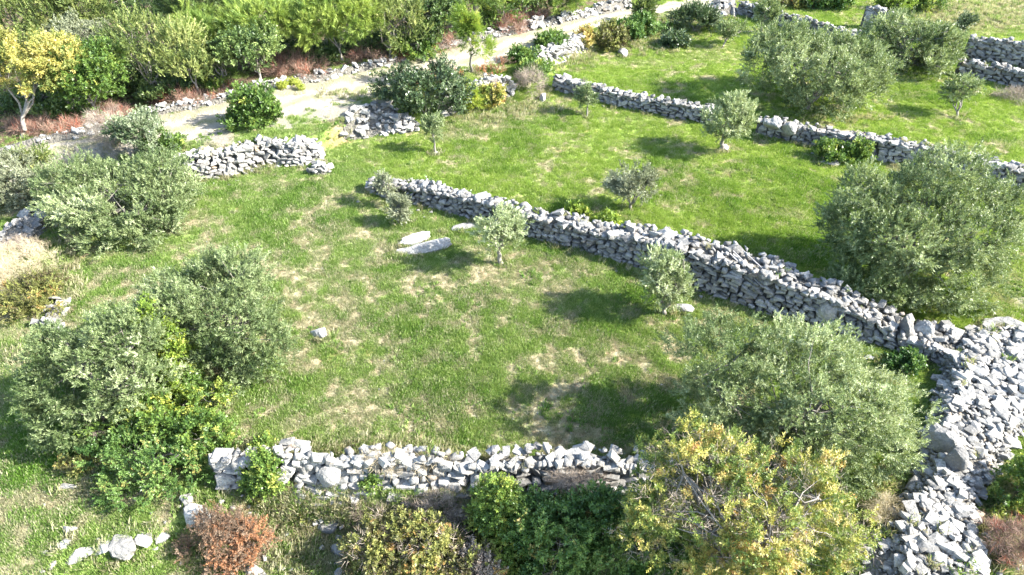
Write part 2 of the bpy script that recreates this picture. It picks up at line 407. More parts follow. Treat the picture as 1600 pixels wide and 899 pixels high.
# ------------------------------------------------------------------ ground sheet and track
def axis(a, b, step, far):
    mid = np.arange(a, b + 1e-6, step)
    g = [step * 1.35 ** i for i in range(1, 60)]
    out = np.cumsum(g); out = out[out < far]
    return np.concatenate([(a - out)[::-1], mid, b + out])
gx = axis(-44, 44, 0.28, 900); gy = axis(6, 62, 0.24, 900)
X, Y = np.meshgrid(gx, gy)
Z = terrain(X, Y)
nx, ny = len(gx), len(gy)
idx = np.arange(nx * ny).reshape(ny, nx)
F = np.stack([idx[:-1, :-1], idx[:-1, 1:], idx[1:, 1:], idx[1:, :-1]], -1).reshape(-1, 4)
V = np.stack([X, Y, Z], -1).reshape(-1, 3)
fl = fields(V[:, 0], V[:, 1], V[:, 2])
me = mesh_np('ground', V, F, M['ground'], dict(zip(('fresh', 'dry', 'red', 'lush_shade', 'gravel', 'forest'), fl)), smooth=True)
tag(link('ground', me), 'rough green meadow ground with dry straw and soil patches', kind='structure')

ns = 260; nw = 14
tp = np.linspace(-200, 1250, ns)
rows = []
for i, px in enumerate(tp):
    yu = np.interp(px, [p[0] for p in TRK_UP], [p[1] for p in TRK_UP]); yl = np.interp(px, [p[0] for p in TRK_LO], [p[1] for p in TRK_LO])
    a = at(px, yu + 4); b = at(px, yl - 1)
    w = (b - a)
    ja = (fbm(px / 9., 1.5, 3, 3) - .5) * .5; jb = (fbm(px / 9., 7.5, 5, 3) - .5) * .5
    for j in range(nw):
        t = ja * (1 - j / (nw - 1)) + jb * j / (nw - 1) * 1 + j / (nw - 1)
        p = a + w * min(1.1, max(-.1, t))
        rows.append((p.x, p.y, 0, j / (nw - 1)))
R_ = np.array(rows)
tz = terrain(R_[:, 0], R_[:, 1]) + .035 - .03 * np.exp(-((R_[:, 3] - .42) / .09) ** 2) - .03 * np.exp(-((R_[:, 3] - .78) / .09) ** 2)
tz = np.where((R_[:, 3] < .01) | (R_[:, 3] > .99), tz - .10, tz)
TV = np.stack([R_[:, 0], R_[:, 1], tz], -1)
ti = np.arange(ns * nw).reshape(ns, nw)
TF = np.stack([ti[:-1, :-1], ti[:-1, 1:], ti[1:, 1:], ti[1:, :-1]], -1).reshape(-1, 4)[:, ::-1]
rut = .0 + np.exp(-((R_[:, 3] - .42) / .12) ** 2) + np.exp(-((R_[:, 3] - .78) / .12) ** 2)
weed = np.exp(-((R_[:, 3] - .6) / .08) ** 2) + np.exp(-((R_[:, 3] - .2) / .1) ** 2) * .8 + (R_[:, 3] > .93) * 1.0
me = mesh_np('gravel_track', TV, TF, M['track'], {'rut': np.clip(rut, 0, 1), 'weed': np.clip(weed, 0, 1)}, smooth=True)
tag(link('gravel_track', me), 'pale gravel track with two wheel ruts running below the wood', kind='structure')

# ------------------------------------------------------------------ stones
def hull_stone(seed, flat=1.0):
    r = random.Random(seed)
    bm = bmesh.new()
    for sx in (-1, 1):
        for sy in (-1, 1):
            for sz in (-1, 1):
                if r.random() < .4: continue
                bm.verts.new((sx * .5 * r.uniform(.6, 1.0), sy * .5 * r.uniform(.6, 1.0), sz * .5 * r.uniform(.72, 1.0)))
    for _ in range(8):
        v = Vector((r.gauss(0, 1), r.gauss(0, 1), r.gauss(0, 1))).normalized() * .5
        bm.verts.new((v.x * r.uniform(.9, 1.12), v.y * r.uniform(.9, 1.12), v.z * r.uniform(.8, 1.0)))
    res = bmesh.ops.convex_hull(bm, input=bm.verts)
    kill = [g for g in res['geom_interior'] if isinstance(g, bmesh.types.BMVert)] + [g for g in res['geom_unused'] if isinstance(g, bmesh.types.BMVert)]
    if kill: bmesh.ops.delete(bm, geom=list(set(kill)), context='VERTS')
    bmesh.ops.triangulate(bm, faces=bm.faces)
    me = bpy.data.meshes.new('stone'); bm.to_mesh(me); bm.free()
    return me
PROTO = {'stone': [], 'palestone': [], 'whitestone': []}
PV = []
for i in range(26):
    m1 = hull_stone(100 + i)
    vs = np.array([v.co[:] for v in m1.vertices]); fs = np.array([p.vertices[:] for p in m1.polygons])
    PV.append((vs, fs))
    m2 = m1.copy(); m3 = m1.copy(); m3.materials.append(M['whitestone']); PROTO['whitestone'].append(m3)
    m1.materials.append(M['stone']); m2.materials.append(M['palestone'])
    PROTO['stone'].append(m1); PROTO['palestone'].append(m2)

def eul(rx, ry, rz):
    return np.array(Euler((rx, ry, rz)).to_matrix())
class Stones:
    """collects stones of one wall or heap, then writes the largest as parts and the rest as one stuff part"""
    def __init__(self): self.l = []
    def add(self, p, dims, rot, front=True):
        s = scale_at(*p)
        self.l.append((tuple(p), tuple(dims), tuple(rot), max(dims[0], dims[1] * .8, dims[2]) * s if front else 0, random.randrange(26)))
    def build(self, parent, mat='stone', most=300, minpx=9.0):
        self.l.sort(key=lambda a: -a[3])
        k = sum(1 for a in self.l[:most] if a[3] >= minpx)
        o0 = np.array(parent.location)
        for p, d, r, _, pi in self.l[:k]:
            o = bpy.data.objects.new('stone', PROTO[mat][pi])
            o.location = Vector(p) - parent.location; o.rotation_euler = r; o.scale = d
            COL.objects.link(o); o.parent = parent
        rest = self.l[k:]
        if rest:
            Vs, Fs, n = [], [], 0
            for p, d, r, _, pi in rest:
                v, f = PV[pi]
                Vs.append((v * np.array(d)) @ eul(*r).T + np.array(p) - o0); Fs.append(f + n); n += len(v)
            me = mesh_np('stone', np.concatenate(Vs), np.concatenate(Fs), M[mat])
            tag(link('stone', me, parent), kind='stuff')

FOOT = []
def path_pts(pts, step=.12):
    P = np.array(pts, float)
    d = np.r_[0, np.cumsum(np.hypot(np.diff(P[:, 0]), np.diff(P[:, 1])))]
    return P, d
def stone_wall(label, foot, mat='stone', length=(.22, .5), course=.16, back=True, top=1.0, seed=1, front_sign=-1, ruin=.12, group=None, flat=True, batter=.12, name='dry_stone_wall'):
    """foot: (px, py, height, width) of the foot of the face turned to the camera"""
    R = random.Random(seed)
    pts = []
    for a, b, h, w in foot:
        p = at(a, b); pts.append((p.x, p.y, h, w))
    P, D = path_pts(pts)
    L = D[-1]
    def q(s):
        x = np.interp(s, D, P[:, 0]); y = np.interp(s, D, P[:, 1]); h = np.interp(s, D, P[:, 2]); w = np.interp(s, D, P[:, 3])
        s2 = min(L, s + .4); s1 = max(0, s - .4)
        tx = np.interp(s2, D, P[:, 0]) - np.interp(s1, D, P[:, 0]); ty = np.interp(s2, D, P[:, 1]) - np.interp(s1, D, P[:, 1])
        l = math.hypot(tx, ty) + 1e-9; tx /= l; ty /= l
        nx_, ny_ = (-ty, tx)                       # inward normal
        if ny_ * front_sign > 0: nx_, ny_ = -nx_, -ny_
        if front_sign in (2, -2):                  # face turned to the right (+x)
            if nx_ > 0: nx_, ny_ = -nx_, -ny_
        hh = h + (fbm(s * .7, seed * 3.3, 2, 3) - .5) * 2 * ruin
        return x, y, max(.15, hh), w, tx, ty, nx_, ny_
    x0, y0 = P[0, 0], P[0, 1]
    e = empty(name, (x0, y0, float(terrain(x0, y0))), label, 'wall', group)
    S = Stones()
    # core
    n = max(3, int(L / .35)); rows = []
    for i in range(n + 1):
        s = L * i / n
        x, y, h, w, tx, ty, ix, iy = q(s)
        z = float(terrain(x, y)); z2 = z + h - .12
        a = .2; b_ = max(.3, w - .15)
        for (o, zz) in ((a, z - .4), (a + batter * h, z2), (b_ - batter * h * .3, z2), (b_, min(z, float(terrain(x + ix * w, y + iy * w))) - .4)):
            rows.append((x + ix * o - e.location.x, y + iy * o - e.location.y, zz - e.location.z))
    Vc = np.array(rows); F_ = []
    for i in range(n):
        for j in range(3): F_.append((i * 4 + j, i * 4 + j + 1, i * 4 + 5 + j, i * 4 + 4 + j))
    me_ = mesh_np('rubble_core', Vc, F_, M['core']); me_.flip_normals() if False else None
    link('rubble_core', me_, e)
    ang0 = 0
    for side in ((0, 1) if back else (0,)):
        z_ = 0.0; k = 0
        hmax = P[:, 2].max() + ruin
        while z_ < hmax:
            ch = course * R.uniform(.8, 1.25)
            s = R.uniform(0, .2)
            while s < L:
                ln = R.uniform(*length) * (1.6 if R.random() < .08 else 1)
                x, y, h, w, tx, ty, ix, iy = q(min(L, s + ln / 2))
                if z_ < h - ch * .3:
                    dep = R.uniform(.24, .4)
                    off = dep * .5 + batter * z_ + R.uniform(-.04, .05)
                    if side: off = w - dep * .5 - batter * z_ + R.uniform(-.03, .05)
                    cx, cy = x + ix * off, y + iy * off
                    tz_ = float(terrain(x, y)) if side == 0 else float(terrain(x + ix * w, y + iy * w))
                    zz = tz_ + z_ + ch * .5 + R.uniform(-.025, .025)
                    if side and zz > float(terrain(x, y)) + h: 
                        s += ln; continue
                    hh = ch * R.uniform(.95, 1.2) * (1.5 if R.random() < .07 else 1)
                    S.add((cx, cy, zz), (ln * 1.07, dep * 1.1, hh * 1.02), (R.gauss(0, .10), R.gauss(0, .10 if flat else .2), math.atan2(ty, tx) + R.gauss(0, .12)), side == 0)
                s += ln
            z_ += ch * .93
    for _ in range(int(L * 5)):                      # tall grass and fallen stones along the foot, a few weeds on the crest
        s = R.uniform(0, L); x, y, h, w, tx, ty, ix, iy = q(s)
        if fbm(s * .8, seed * 2.1, 8, 3) < .4: continue
        o = abs(R.gauss(0, .16)) + .02
        FOOT.append((x - ix * o, y - iy * o, float(terrain(x - ix * o, y - iy * o))))
        if R.random() < .10:
            o = R.uniform(.1, .8); d = R.uniform(.1, .28)
            S.add((x - ix * o, y - iy * o, float(terrain(x - ix * o, y - iy * o)) + d * .1), (d, d * .7, d * .5), (R.gauss(0, .2), R.gauss(0, .2), R.uniform(0, 6.28)))
        if R.random() < .12:
            o = R.uniform(.3, .9) * w; FOOT.append((x + ix * o, y + iy * o, float(terrain(x, y)) + h))
    # stones lying on top
    ntop = int(L * P[:, 3].mean() / .055 * top)
    for _ in range(ntop):
        s = R.uniform(0, L); x, y, h, w, tx, ty, ix, iy = q(s)
        o = R.uniform(.05, w - .05)
        o = max(o, batter * h)
        d = R.uniform(.16, .4) * (1.5 if R.random() < .1 else 1)
        zz = float(terrain(x, y)) + h + R.uniform(-.10, .09)
        S.add((x + ix * o, y + iy * o, zz), (d, d * R.uniform(.55, .9), d * R.uniform(.3, .6)), (R.gauss(0, .25), R.gauss(0, .25), R.uniform(0, 6.28)))
    S.build(e, mat)
    return e

HEAPS = []; RING = []
def stone_heap(name, label, poly, h, mat='stone', smin=.10, smax=.6, per=22, edge=.4, seed=1, cat='stone heap', tilt=.35, core=True, expo=-.62, most=300, zoff=0.0, minpx=9.0, group=None):
    R = random.Random(seed); rn = np.random.default_rng(seed)
    W = [at(a, b) if zoff == 0 else Vector(at_z(a, b, zoff)) for a, b in poly]
    wp = [(p.x, p.y) for p in W]
    xs = [p[0] for p in wp]; ys = [p[1] for p in wp]
    c = (sum(xs) / len(xs), sum(ys) / len(ys))
    e = empty(name, (c[0], c[1], float(terrain(*c))), label, cat, group)
    def hz(x, y):
        d = np.where(in_poly(x, y, wp), poly_dist(x, y, wp), 0)
        return h * np.clip(d / edge, 0, 1) ** .7 * (0.75 + .5 * fbm(np.asarray(x) * .5, np.asarray(y) * .5, seed, 3))
    if core:
        st = .15
        ax_ = np.arange(min(xs) - .3, max(xs) + .3, st); ay_ = np.arange(min(ys) - .3, max(ys) + .3, st)
        XX, YY = np.meshgrid(ax_, ay_)
        d = in_poly(XX, YY, wp)
        ZZ = terrain(XX, YY) + np.where(d, hz(XX, YY) - .04, -.2)
        id_ = np.arange(XX.size).reshape(XX.shape)
        F_ = np.stack([id_[:-1, :-1], id_[:-1, 1:], id_[1:, 1:], id_[1:, :-1]], -1)
        keep = d[:-1, :-1] | d[:-1, 1:] | d[1:, 1:] | d[1:, :-1]
        me_ = mesh_np('rubble_core', np.stack([XX, YY, ZZ], -1).reshape(-1, 3) - np.array(e.location), F_[keep], M['core'])
        link('rubble_core', me_, e)
    area = 0
    for i in range(len(wp)):
        area += wp[i][0] * wp[(i + 1) % len(wp)][1] - wp[(i + 1) % len(wp)][0] * wp[i][1]
    n = int(abs(area) / 2 * per)
    S = Stones(); got = 0
    cand = rn.uniform((min(xs), min(ys)), (max(xs), max(ys)), (n * 4, 2))
    cand = cand[in_poly(cand[:, 0], cand[:, 1], wp)][:n]
    zz = terrain(cand[:, 0], cand[:, 1]) + hz(cand[:, 0], cand[:, 1])
    for (x, y), z in zip(cand, zz):
        d = min(smax, smin * (1 - R.random()) ** expo)
        S.add((x, y, z + d * .08), (d, d * R.uniform(.5, .85), d * R.uniform(.22, .5)), (R.gauss(0, tilt), R.gauss(0, tilt), R.uniform(0, 6.28)))
    S.build(e, mat, most, minpx)
    if cat in ('rubble wall', 'scree'): HEAPS.append((wp, hz))
    return e

def boulder(label, px, py, wpx, dpx, h, mat='stone', yaw=0, seed=1, name='boulder', cat='boulder', lift=0.0, rough=.16, group=None, sub=4, parent=None, tilt=0):
    p = at(px, py)
    for _ in range(3 if lift else 0):                # resting on something lift metres above the ground
        q_ = at_z(px, py, p.z + lift if _ == 0 else g_ + lift); g_ = float(terrain(q_[0], q_[1])); p = Vector((q_[0], q_[1], g_))
    p.z += lift
    s = scale_at(*p)
    v = math.atan2(CAM_H - p.z, p.y)
    L = wpx / s; Dp = dpx / s / math.sin(v)
    rn = np.random.default_rng(seed)
    bm = bmesh.new(); bmesh.ops.create_icosphere(bm, subdivisions=sub, radius=1)
    co = np.array([v_.co[:] for v_ in bm.verts])
    if name == 'stone_slab': co = np.sign(co) * np.abs(co) ** .68 * .9
    for _ in range(11):                              # planar cuts make the facets of broken limestone
        n = rn.normal(size=3); n /= np.linalg.norm(n); d = rn.uniform(.5, .85)
        ex = np.maximum(0, co @ n - d); co -= ex[:, None] * n[None] * .92
    r = (fbm(co[:, 0] * 2 + co[:, 2] * 1.7 + 5, co[:, 1] * 2 - co[:, 2] + 9, seed, 4) - .5) * rough * 2
    r2 = (fbm(co[:, 0] * 7 + co[:, 2] * 6, co[:, 1] * 7 + co[:, 2] * 5, seed + 5, 3) - .5) * rough * .5
    co = co * (1 + r + r2)[:, None]
    for v_, c_ in zip(bm.verts, co): v_.co = c_
    me = bpy.data.meshes.new(name); bm.to_mesh(me); bm.free()
    me.materials.append(M[mat])
    o = link(name, me, parent)
    o.location = (p.x, p.y, p.z + h * (.12 if name == 'outcrop_rock' else .2)); o.scale = (L * .56, Dp * .56, h * .75); o.rotation_euler = (0, tilt, yaw)
    if parent is None: tag(o, label, cat, group)
    if not lift: RING.append((p.x, p.y, L * .5, Dp * .5, yaw))
    return o

# ------------------------------------------------------------------ foliage
TRI = ('olive', 'juniper', 'pine', 'twig', 'small', 'deadleaf')
def sprig_template(kind, seed):
    r = np.random.default_rng(seed)
    Q = []
    tri = kind in TRI
    def leaf(p, d, L, w, roll):
        d = d / np.linalg.norm(d)
        a = np.cross(d, (0.02, .01, 1.0)); a /= np.linalg.norm(a) + 1e-9
        b = np.cross(d, a)
        sd_ = a * math.cos(roll) + b * math.sin(roll)
        nn = np.cross(d, sd_)
        if tri: Q.append([p - sd_ * w * .62 + d * L * .2, p + sd_ * w * .62 + d * L * .1, p + d * L])
        else: Q.append([p, p + d * L * .42 + sd_ * w / 2 + nn * w * .12, p + d * L, p + d * L * .42 - sd_ * w / 2 + nn * w * .12])
    P = {'olive': (16, .26, .085, .026, 50), 'broad': (14, .24, .085, .052, 65), 'small': (22, .26, .05, .034, 60), 'juniper': (22, .34, .085, .028, 26),
         'pine': (26, .26, .17, .016, 40), 'ash': (18, .36, .10, .042, 70), 'twig': (9, .5, .34, .009, 38), 'deadleaf': (16, .32, .07, .04, 60)}[kind]
    n, ln, L, w, ang = P
    for i in range(n):
        t = (i + .5) / n
        az = i * 2.4 + r.uniform(-.4, .4)
        an = math.radians(ang * r.uniform(.6, 1.25)) * (1.15 - .5 * t)
        d = np.array([math.cos(az) * math.sin(an), math.sin(az) * math.sin(an), math.cos(an)])
        p = np.array([r.normal() * .012, r.normal() * .012, (t - .25) * ln])
        if kind == 'twig': p = np.array([r.normal() * .05, r.normal() * .05, (t - .5) * ln * .6])
        leaf(p, d, L * r.uniform(.7, 1.2), w * r.uniform(.8, 1.2), r.normal() * .55)
    # the stem itself
    if kind != 'twig': leaf(np.array([0, 0, -.3 * ln]), np.array([.02, .02, 1.]), ln * 1.1, .008, 0)
    return np.array(Q)                                # (m,4,3)
TPL = {k: [sprig_template(k, 11 + i) for i in range(5)] for k in ('olive', 'broad', 'small', 'juniper', 'pine', 'ash', 'twig', 'deadleaf')}

def unit(a): return a / (np.linalg.norm(a, axis=-1, keepdims=True) + 1e-9)
def foliage(lobes, kind, dens=1.0, size=1.0, seed=0, up=.5, clump=.30, tint=(.5, .2), gap=.0, inner=.4, per=8, zmin=None, spread=.5):
    """lobes: list of (centre, (rx, ry, rz)). Returns V, F, tint, clump centres"""
    r = np.random.default_rng(seed)
    lobes = [(np.array(c, float), np.array(R, float)) for c, R in lobes]
    C, O, TT = [], [], []
    for li, (c, R) in enumerate(lobes):
        a, b, d = R
        area = 4 * math.pi * (((a * b) ** 1.6 + (a * d) ** 1.6 + (b * d) ** 1.6) / 3) ** (1 / 1.6)
        n = int(area * dens * .78 / (clump * clump * 1.6) / (1 + area / 160)) + 3
        dr = unit(r.normal(size=(n, 3)))
        dr = dr[(dr[:, 2] > -.55) | (r.random(len(dr)) < .35)]
        f = 1 - inner * r.random(len(dr)) ** 1.8
        lump = np.sin(dr[:, 0] * 5 + seed) * np.sin(dr[:, 1] * 6 + seed * 2 + li) * .13 + np.sin(dr[:, 2] * 9 + dr[:, 0] * 8 + li) * .07 + r.normal(size=len(dr)) * .06
        p = c + dr * R * (f + lump)[:, None]
        ok = np.ones(len(p), bool)
        for lj, (c2, R2) in enumerate(lobes):
            if lj != li: ok &= np.linalg.norm((p - c2) / R2, axis=1) > .66
        if zmin is not None: ok &= p[:, 2] > zmin + .08
        if gap > 0:
            g = np.sin(p[:, 0] * 2.3 + seed) + np.sin(p[:, 1] * 2.7 + seed * 3) + np.sin(p[:, 2] * 3.1 + p[:, 0])
            ok &= ~((g > 1.9 - gap * 2) & (r.random(len(p)) < .85))
        p = p[ok]; dr = dr[ok]
        C.append(p); O.append(unit(dr / R)); TT.append(np.full(len(p), r.normal() * tint[1] * .5))
    C = np.concatenate(C); O = np.concatenate(O); TT = np.concatenate(TT)
    ct = np.clip(tint[0] + TT + r.normal(size=len(C)) * tint[1], 0, 1)
    per_ = per
    m = len(C)
    ci = np.repeat(np.arange(m), per_)
    cr = clump * (0.6 + .8 * r.random(m))[ci]
    pos = C[ci] + unit(r.normal(size=(len(ci), 3))) * (r.random((len(ci), 1)) ** .5) * cr[:, None] * np.array([1, 1, .85])
    ax = unit(O[ci] * .8 + np.array([0, 0, up]) + r.normal(size=(len(ci), 3)) * spread)
    tn = np.clip(ct[ci] + r.normal(size=len(ci)) * .10, 0, 1)
    if zmin is not None:
        k = pos[:, 2] > zmin; pos, ax, tn = pos[k], ax[k], tn[k]
    n = len(pos)
    a = unit(np.cross(ax, r.normal(size=(n, 3)))); b = np.cross(ax, a)
    sz = size * (.75 + .5 * r.random(n))
    which = r.integers(0, 5, n)
    Vs, Ts = [], []
    for w in range(5):
        k = which == w
        if not k.any(): continue
        T = TPL[kind][w]                              # (m,4,3)
        Bm = np.stack([a[k], b[k], ax[k]], 1) * sz[k][:, None, None]   # (n,3,3)
        v = np.einsum('mqi,nij->nmqj', T, Bm) + pos[k][:, None, None, :]
        Vs.append(v.reshape(-1, 3))
        lt = tn[k][:, None] + r.normal(size=(k.sum(), T.shape[0])) * .07
        Ts.append(np.repeat(lt.reshape(-1), T.shape[1]))
    V = np.concatenate(Vs); T_ = np.clip(np.concatenate(Ts), 0.001, .999)
    return V, np.arange(len(V)).reshape(-1, T.shape[1]), T_, C

def tube(pts, rad, sides=5):
    P = np.array(pts, float); n = len(P)
    T = np.gradient(P, axis=0); T = unit(T)
    ref = np.array([.31, .17, .93]); a = unit(np.cross(T, ref)); b = np.cross(T, a)
    an = np.arange(sides) * 2 * math.pi / sides
    rad = np.array(rad)
    V = P[:, None] + (a[:, None] * np.cos(an)[None, :, None] + b[:, None] * np.sin(an)[None, :, None]) * rad[:, None, None]
    F_ = []
    for i in range(n - 1):
        for j in range(sides):
            j2 = (j + 1) % sides
            F_.append((i * sides + j, i * sides + j2, (i + 1) * sides + j2, (i + 1) * sides + j))
    return V.reshape(-1, 3), np.array(F_)
def bent(a, b, r, n=5, wob=.12, sag=0):
    a = np.array(a, float); b = np.array(b, float); L = np.linalg.norm(b - a)
    t = np.linspace(0, 1, n)[:, None]
    p = a + (b - a) * t
    p[1:-1] += r.normal(size=(n - 2, 3)) * wob * L * .35
    p[:, 2] += np.sin(t[:, 0] * math.pi) * sag * L
    return p
def join(parts):
    Vs, Fs, n = [], [], 0
    for v, f in parts:
        Vs.append(v); Fs.append(f + n); n += len(v)
    return np.concatenate(Vs), np.concatenate(Fs)

def solve_crown(cx, cy, rx, ry, clear):
    zc = 1.0
    for _ in range(14):
        d = ray(cx, cy); g = 0
        t = (zc + g - CAM_H) / d[2]; x, y = d[0] * t, d[1] * t
        for _ in range(3):
            g = float(terrain(x, y)); t = (zc + g - CAM_H) / d[2]; x, y = d[0] * t, d[1] * t
        s = scale_at(x, y, zc + g)
        v = math.atan2(CAM_H - zc - g, y)
        Rx = rx / s; Ry = min(.85 * Rx, .8 * ry / s / math.sin(v))
        Rz = math.sqrt(max((ry / s) ** 2 - (Ry * math.sin(v)) ** 2, (ry / s * .35) ** 2)) / math.cos(v)
        zc = .5 * zc + .5 * (clear + Rz * (.95 if clear > 0 else .62))
    return np.array([x, y, g + zc]), np.array([Rx, Ry, Rz]), g

def plant(name, label, cat, kind, mat, ells, clear=0.0, dens=1.0, size=1.0, stems=4, stem_r=.07, bark='bark', seed=1, group=None, up=.5, clump=.30, tint=(.45, .18),
          gap=.15, inner=.45, per=8, sprout=5, extra=None, branch=10, base=None, trunk_h=.25, leafpart='crown', auto=7, spread=.5, lobe_k=.62):
    """ells: image ellipses (cx, cy, rx, ry); the first fixes where the plant stands, the others are side lobes of it"""
    r = np.random.default_rng(seed)
    c0, R0, g = solve_crown(*ells[0], clear)
    s = scale_at(*c0)
    k = max(.85, min(2.2, (46 / s) ** .75)); size_ = size * k; clump_ = clump * k
    lobes = [(c0, R0 * .8)]
    for i in range(auto):                             # uneven lobes of the main crown
        a = r.uniform(0, 6.28); e_ = r.uniform(-.15, 1.0)
        d = np.array([math.cos(a) * math.cos(e_), math.sin(a) * math.cos(e_), math.sin(e_)])
        f = r.uniform(.26, .48)
        lobes.append((c0 + d * R0 * (1 - f * .82), R0 * f * np.array([1, 1, 1.0])))
    for (cx, cy, rx, ry) in ells[1:]:
        yy = c0[1] - R0[1] * .5 * np.clip((cy - ells[0][1]) / max(ry, 1), -.6, 1.0)
        d = ray(cx, cy); t = yy / d[1]; z = CAM_H + d[2] * t; x = d[0] * t
        gz = float(terrain(x, yy)); s2 = scale_at(x, yy, z)
        Rl = np.array([rx / s2, rx / s2 * .8, ry / s2])
        if z < gz + Rl[2] * .5:
            zt = gz + Rl[2] * .5; t = (zt - CAM_H) / d[2]; x, yy, z = d[0] * t, d[1] * t, zt
        lobes.append((np.array([x, yy, z]), Rl))
    if base is not None:
        bp_ = at(*base); bx, by = bp_.x, bp_.y
    else: bx, by = c0[0], c0[1]
    bz = float(terrain(bx, by))
    e = empty(name, (bx, by, bz), label, cat, group)
    o0 = np.array([bx, by, bz])
    if stems and k < 1.6: RING.append((bx, by, .25, .2, 0))
    V, F_, T, C = foliage(lobes, kind, dens, size_, seed, up, clump_, tint, gap, inner, per, zmin=min(bz, g) + .02, spread=spread)
    crown = link(leafpart, mesh_np(leafpart, V - o0, F_, M[mat], {'tint': T}), e)
    if stems > 0:
        th = trunk_h
        tr = stem_r * (1.5 if stems > 1 else 1.25)
        top = np.array([bx + (c0[0] - bx) * .25 + r.normal() * .04, by + (c0[1] - by) * .25, bz + th])
        v, f = tube(bent((bx, by, bz - .1), top, r, 5, .10), np.linspace(tr * 1.25, tr * .8, 5), 7)
        link('trunk', mesh_np('trunk', v - o0, f, M[bark], smooth=True), e)
        for i in range(stems):
            l = lobes[i % len(lobes)]
            tgt = l[0] + r.normal(size=3) * l[1] * .28
            tgt[2] = max(tgt[2], bz + th + .25)
            p = bent(top - np.array([0, 0, .04]), tgt, r, 6, .16, .05)
            parts = [tube(p, np.linspace(tr * .62, tr * .22, 6), 5)]
            near = C[np.argsort(np.linalg.norm(C - tgt, axis=1))]
            m = min(len(near), max(30, len(near) // 2)); pick = near[r.choice(m, min(branch, m), replace=False)]
            for q in pick:
                a = p[r.integers(2, 6)]
                parts.append(tube(bent(a, q, r, 4, .14), [tr * .2, tr * .14, tr * .1, .004 * k], 3))
            v, f = join(parts)
            link('limb', mesh_np('limb', v - o0, f, M[bark], smooth=True), e)
    if extra: extra(e, o0, lobes, r, size_, clump_, C)
    return e

def add_twigs(e, o0, lobes, mat, size, per, tint, seed=5, dens=.5, part='twig', kind='twig', gap=0):
    V, F_, T, C = foliage(lobes, kind, dens, size, seed, .2, .3, tint, gap, .6, per, zmin=None, spread=1.1)
    tag(link(part, mesh_np(part, V - o0, F_, M[mat], {'tint': T}), e), kind='stuff')

# ================================================================== WALLS
stone_wall('long diagonal dry stone wall of grey limestone across the middle of the meadow', [
    (574, 302, .45, .7), (640, 320, .75, .9), (700, 334, .85, .9), (770, 355, .85, 1.0), (830, 374, .95, 1.0), (900, 392, 1.0, 1.2), (980, 416, 1.15, 1.4), (1060, 446, 1.35, 1.7),
    (1130, 470, 1.45, 1.8), (1200, 494, 1.45, 1.7), (1280, 518, 1.3, 1.5), (1340, 536, .95, 1.5), (1400, 552, .7, 1.6), (1480, 580, .65, 1.8)], length=(.18, .46), course=.135, seed=3, top=1.3, batter=.24, ruin=.18)
stone_wall('grey dry stone wall between the two rear meadows, left stretch beyond the small round olive', [
    (860, 140, .6, .7), (905, 152, .7, .8), (960, 168, .75, .8), (1030, 182, .75, .8), (1108, 196, .8, .8)], length=(.25, .5), course=.17, seed=5, group=None)
stone_wall('grey dry stone wall topped with flat slabs, right stretch running to the right edge', [
    (1178, 212, .75, .8), (1240, 224, .8, .9), (1290, 234, .8, .9), (1340, 246, .95, .9), (1400, 258, 1.0, .9), (1460, 268, 1.0, .8), (1530, 288, .95, .8), (1600, 300, .9, .8), (1680, 312, .9, .8)], length=(.25, .55), course=.18, seed=6)
stone_wall('rearmost low dry stone wall behind the two big upper olives', [
    (1148, 22, .85, .6), (1215, 42, .9, .6), (1270, 58, .95, .6), (1340, 80, .95, .7), (1400, 96, .8, .7), (1460, 110, .8, .7)], length=(.28, .55), course=.19, seed=7)
stone_wall('short dry stone wall at right edge behind the lone sapling, lower of two', [
    (1490, 118, .8, .7), (1545, 128, .85, .8), (1600, 142, .85, .8), (1680, 160, .85, .8)], length=(.28, .55), course=.19, seed=8)
stone_wall('tall dry stone wall at right edge in front of the dry field, upper of two', [
    (1500, 92, 1.3, .6), (1560, 102, 1.4, .6), (1610, 112, 1.4, .6), (1690, 128, 1.4, .6)], length=(.28, .55), course=.19, seed=9)
stone_wall('tall narrow stretch of dry stone wall at top edge left of the upper right olive', [
    (1342, 44, 1.4, .6), (1372, 50, 1.3, .6), (1410, 60, 1.0, .6), (1450, 70, 1.0, .6)], length=(.28, .55), course=.19, seed=10)
stone_wall('pale collapsed retaining wall below the track, right of the upper left olive', [
    (266, 284, .9, 1.2), (320, 284, 1.1, 1.3), (370, 276, 1.1, 1.3), (420, 264, 1.1, 1.2), (470, 262, 1.1, 1.2), (508, 252, .8, 1.0)], mat='palestone', length=(.22, .5), course=.15, back=False, seed=11, batter=.5, ruin=.2, flat=False, top=1.3)
stone_wall('pale stone retaining wall below the track right of the dark round shrub', [
    (690, 186, .7, 1.0), (730, 176, 1.1, 1.1), (775, 162, 1.2, 1.2), (805, 150, .9, 1.0)], mat='palestone', length=(.25, .55), course=.2, back=False, seed=12, batter=.5, flat=False, top=1.3, ruin=.2)
stone_wall('pale tumbled stone wall beside the track below the low yellow bush', [
    (842, 112, .6, 1.1), (870, 104, .9, 1.2), (900, 92, .9, 1.2), (922, 76, .7, 1.0)], mat='palestone', length=(.25, .55), course=.2, back=False, seed=13, batter=.5, flat=False, top=1.3, ruin=.2)
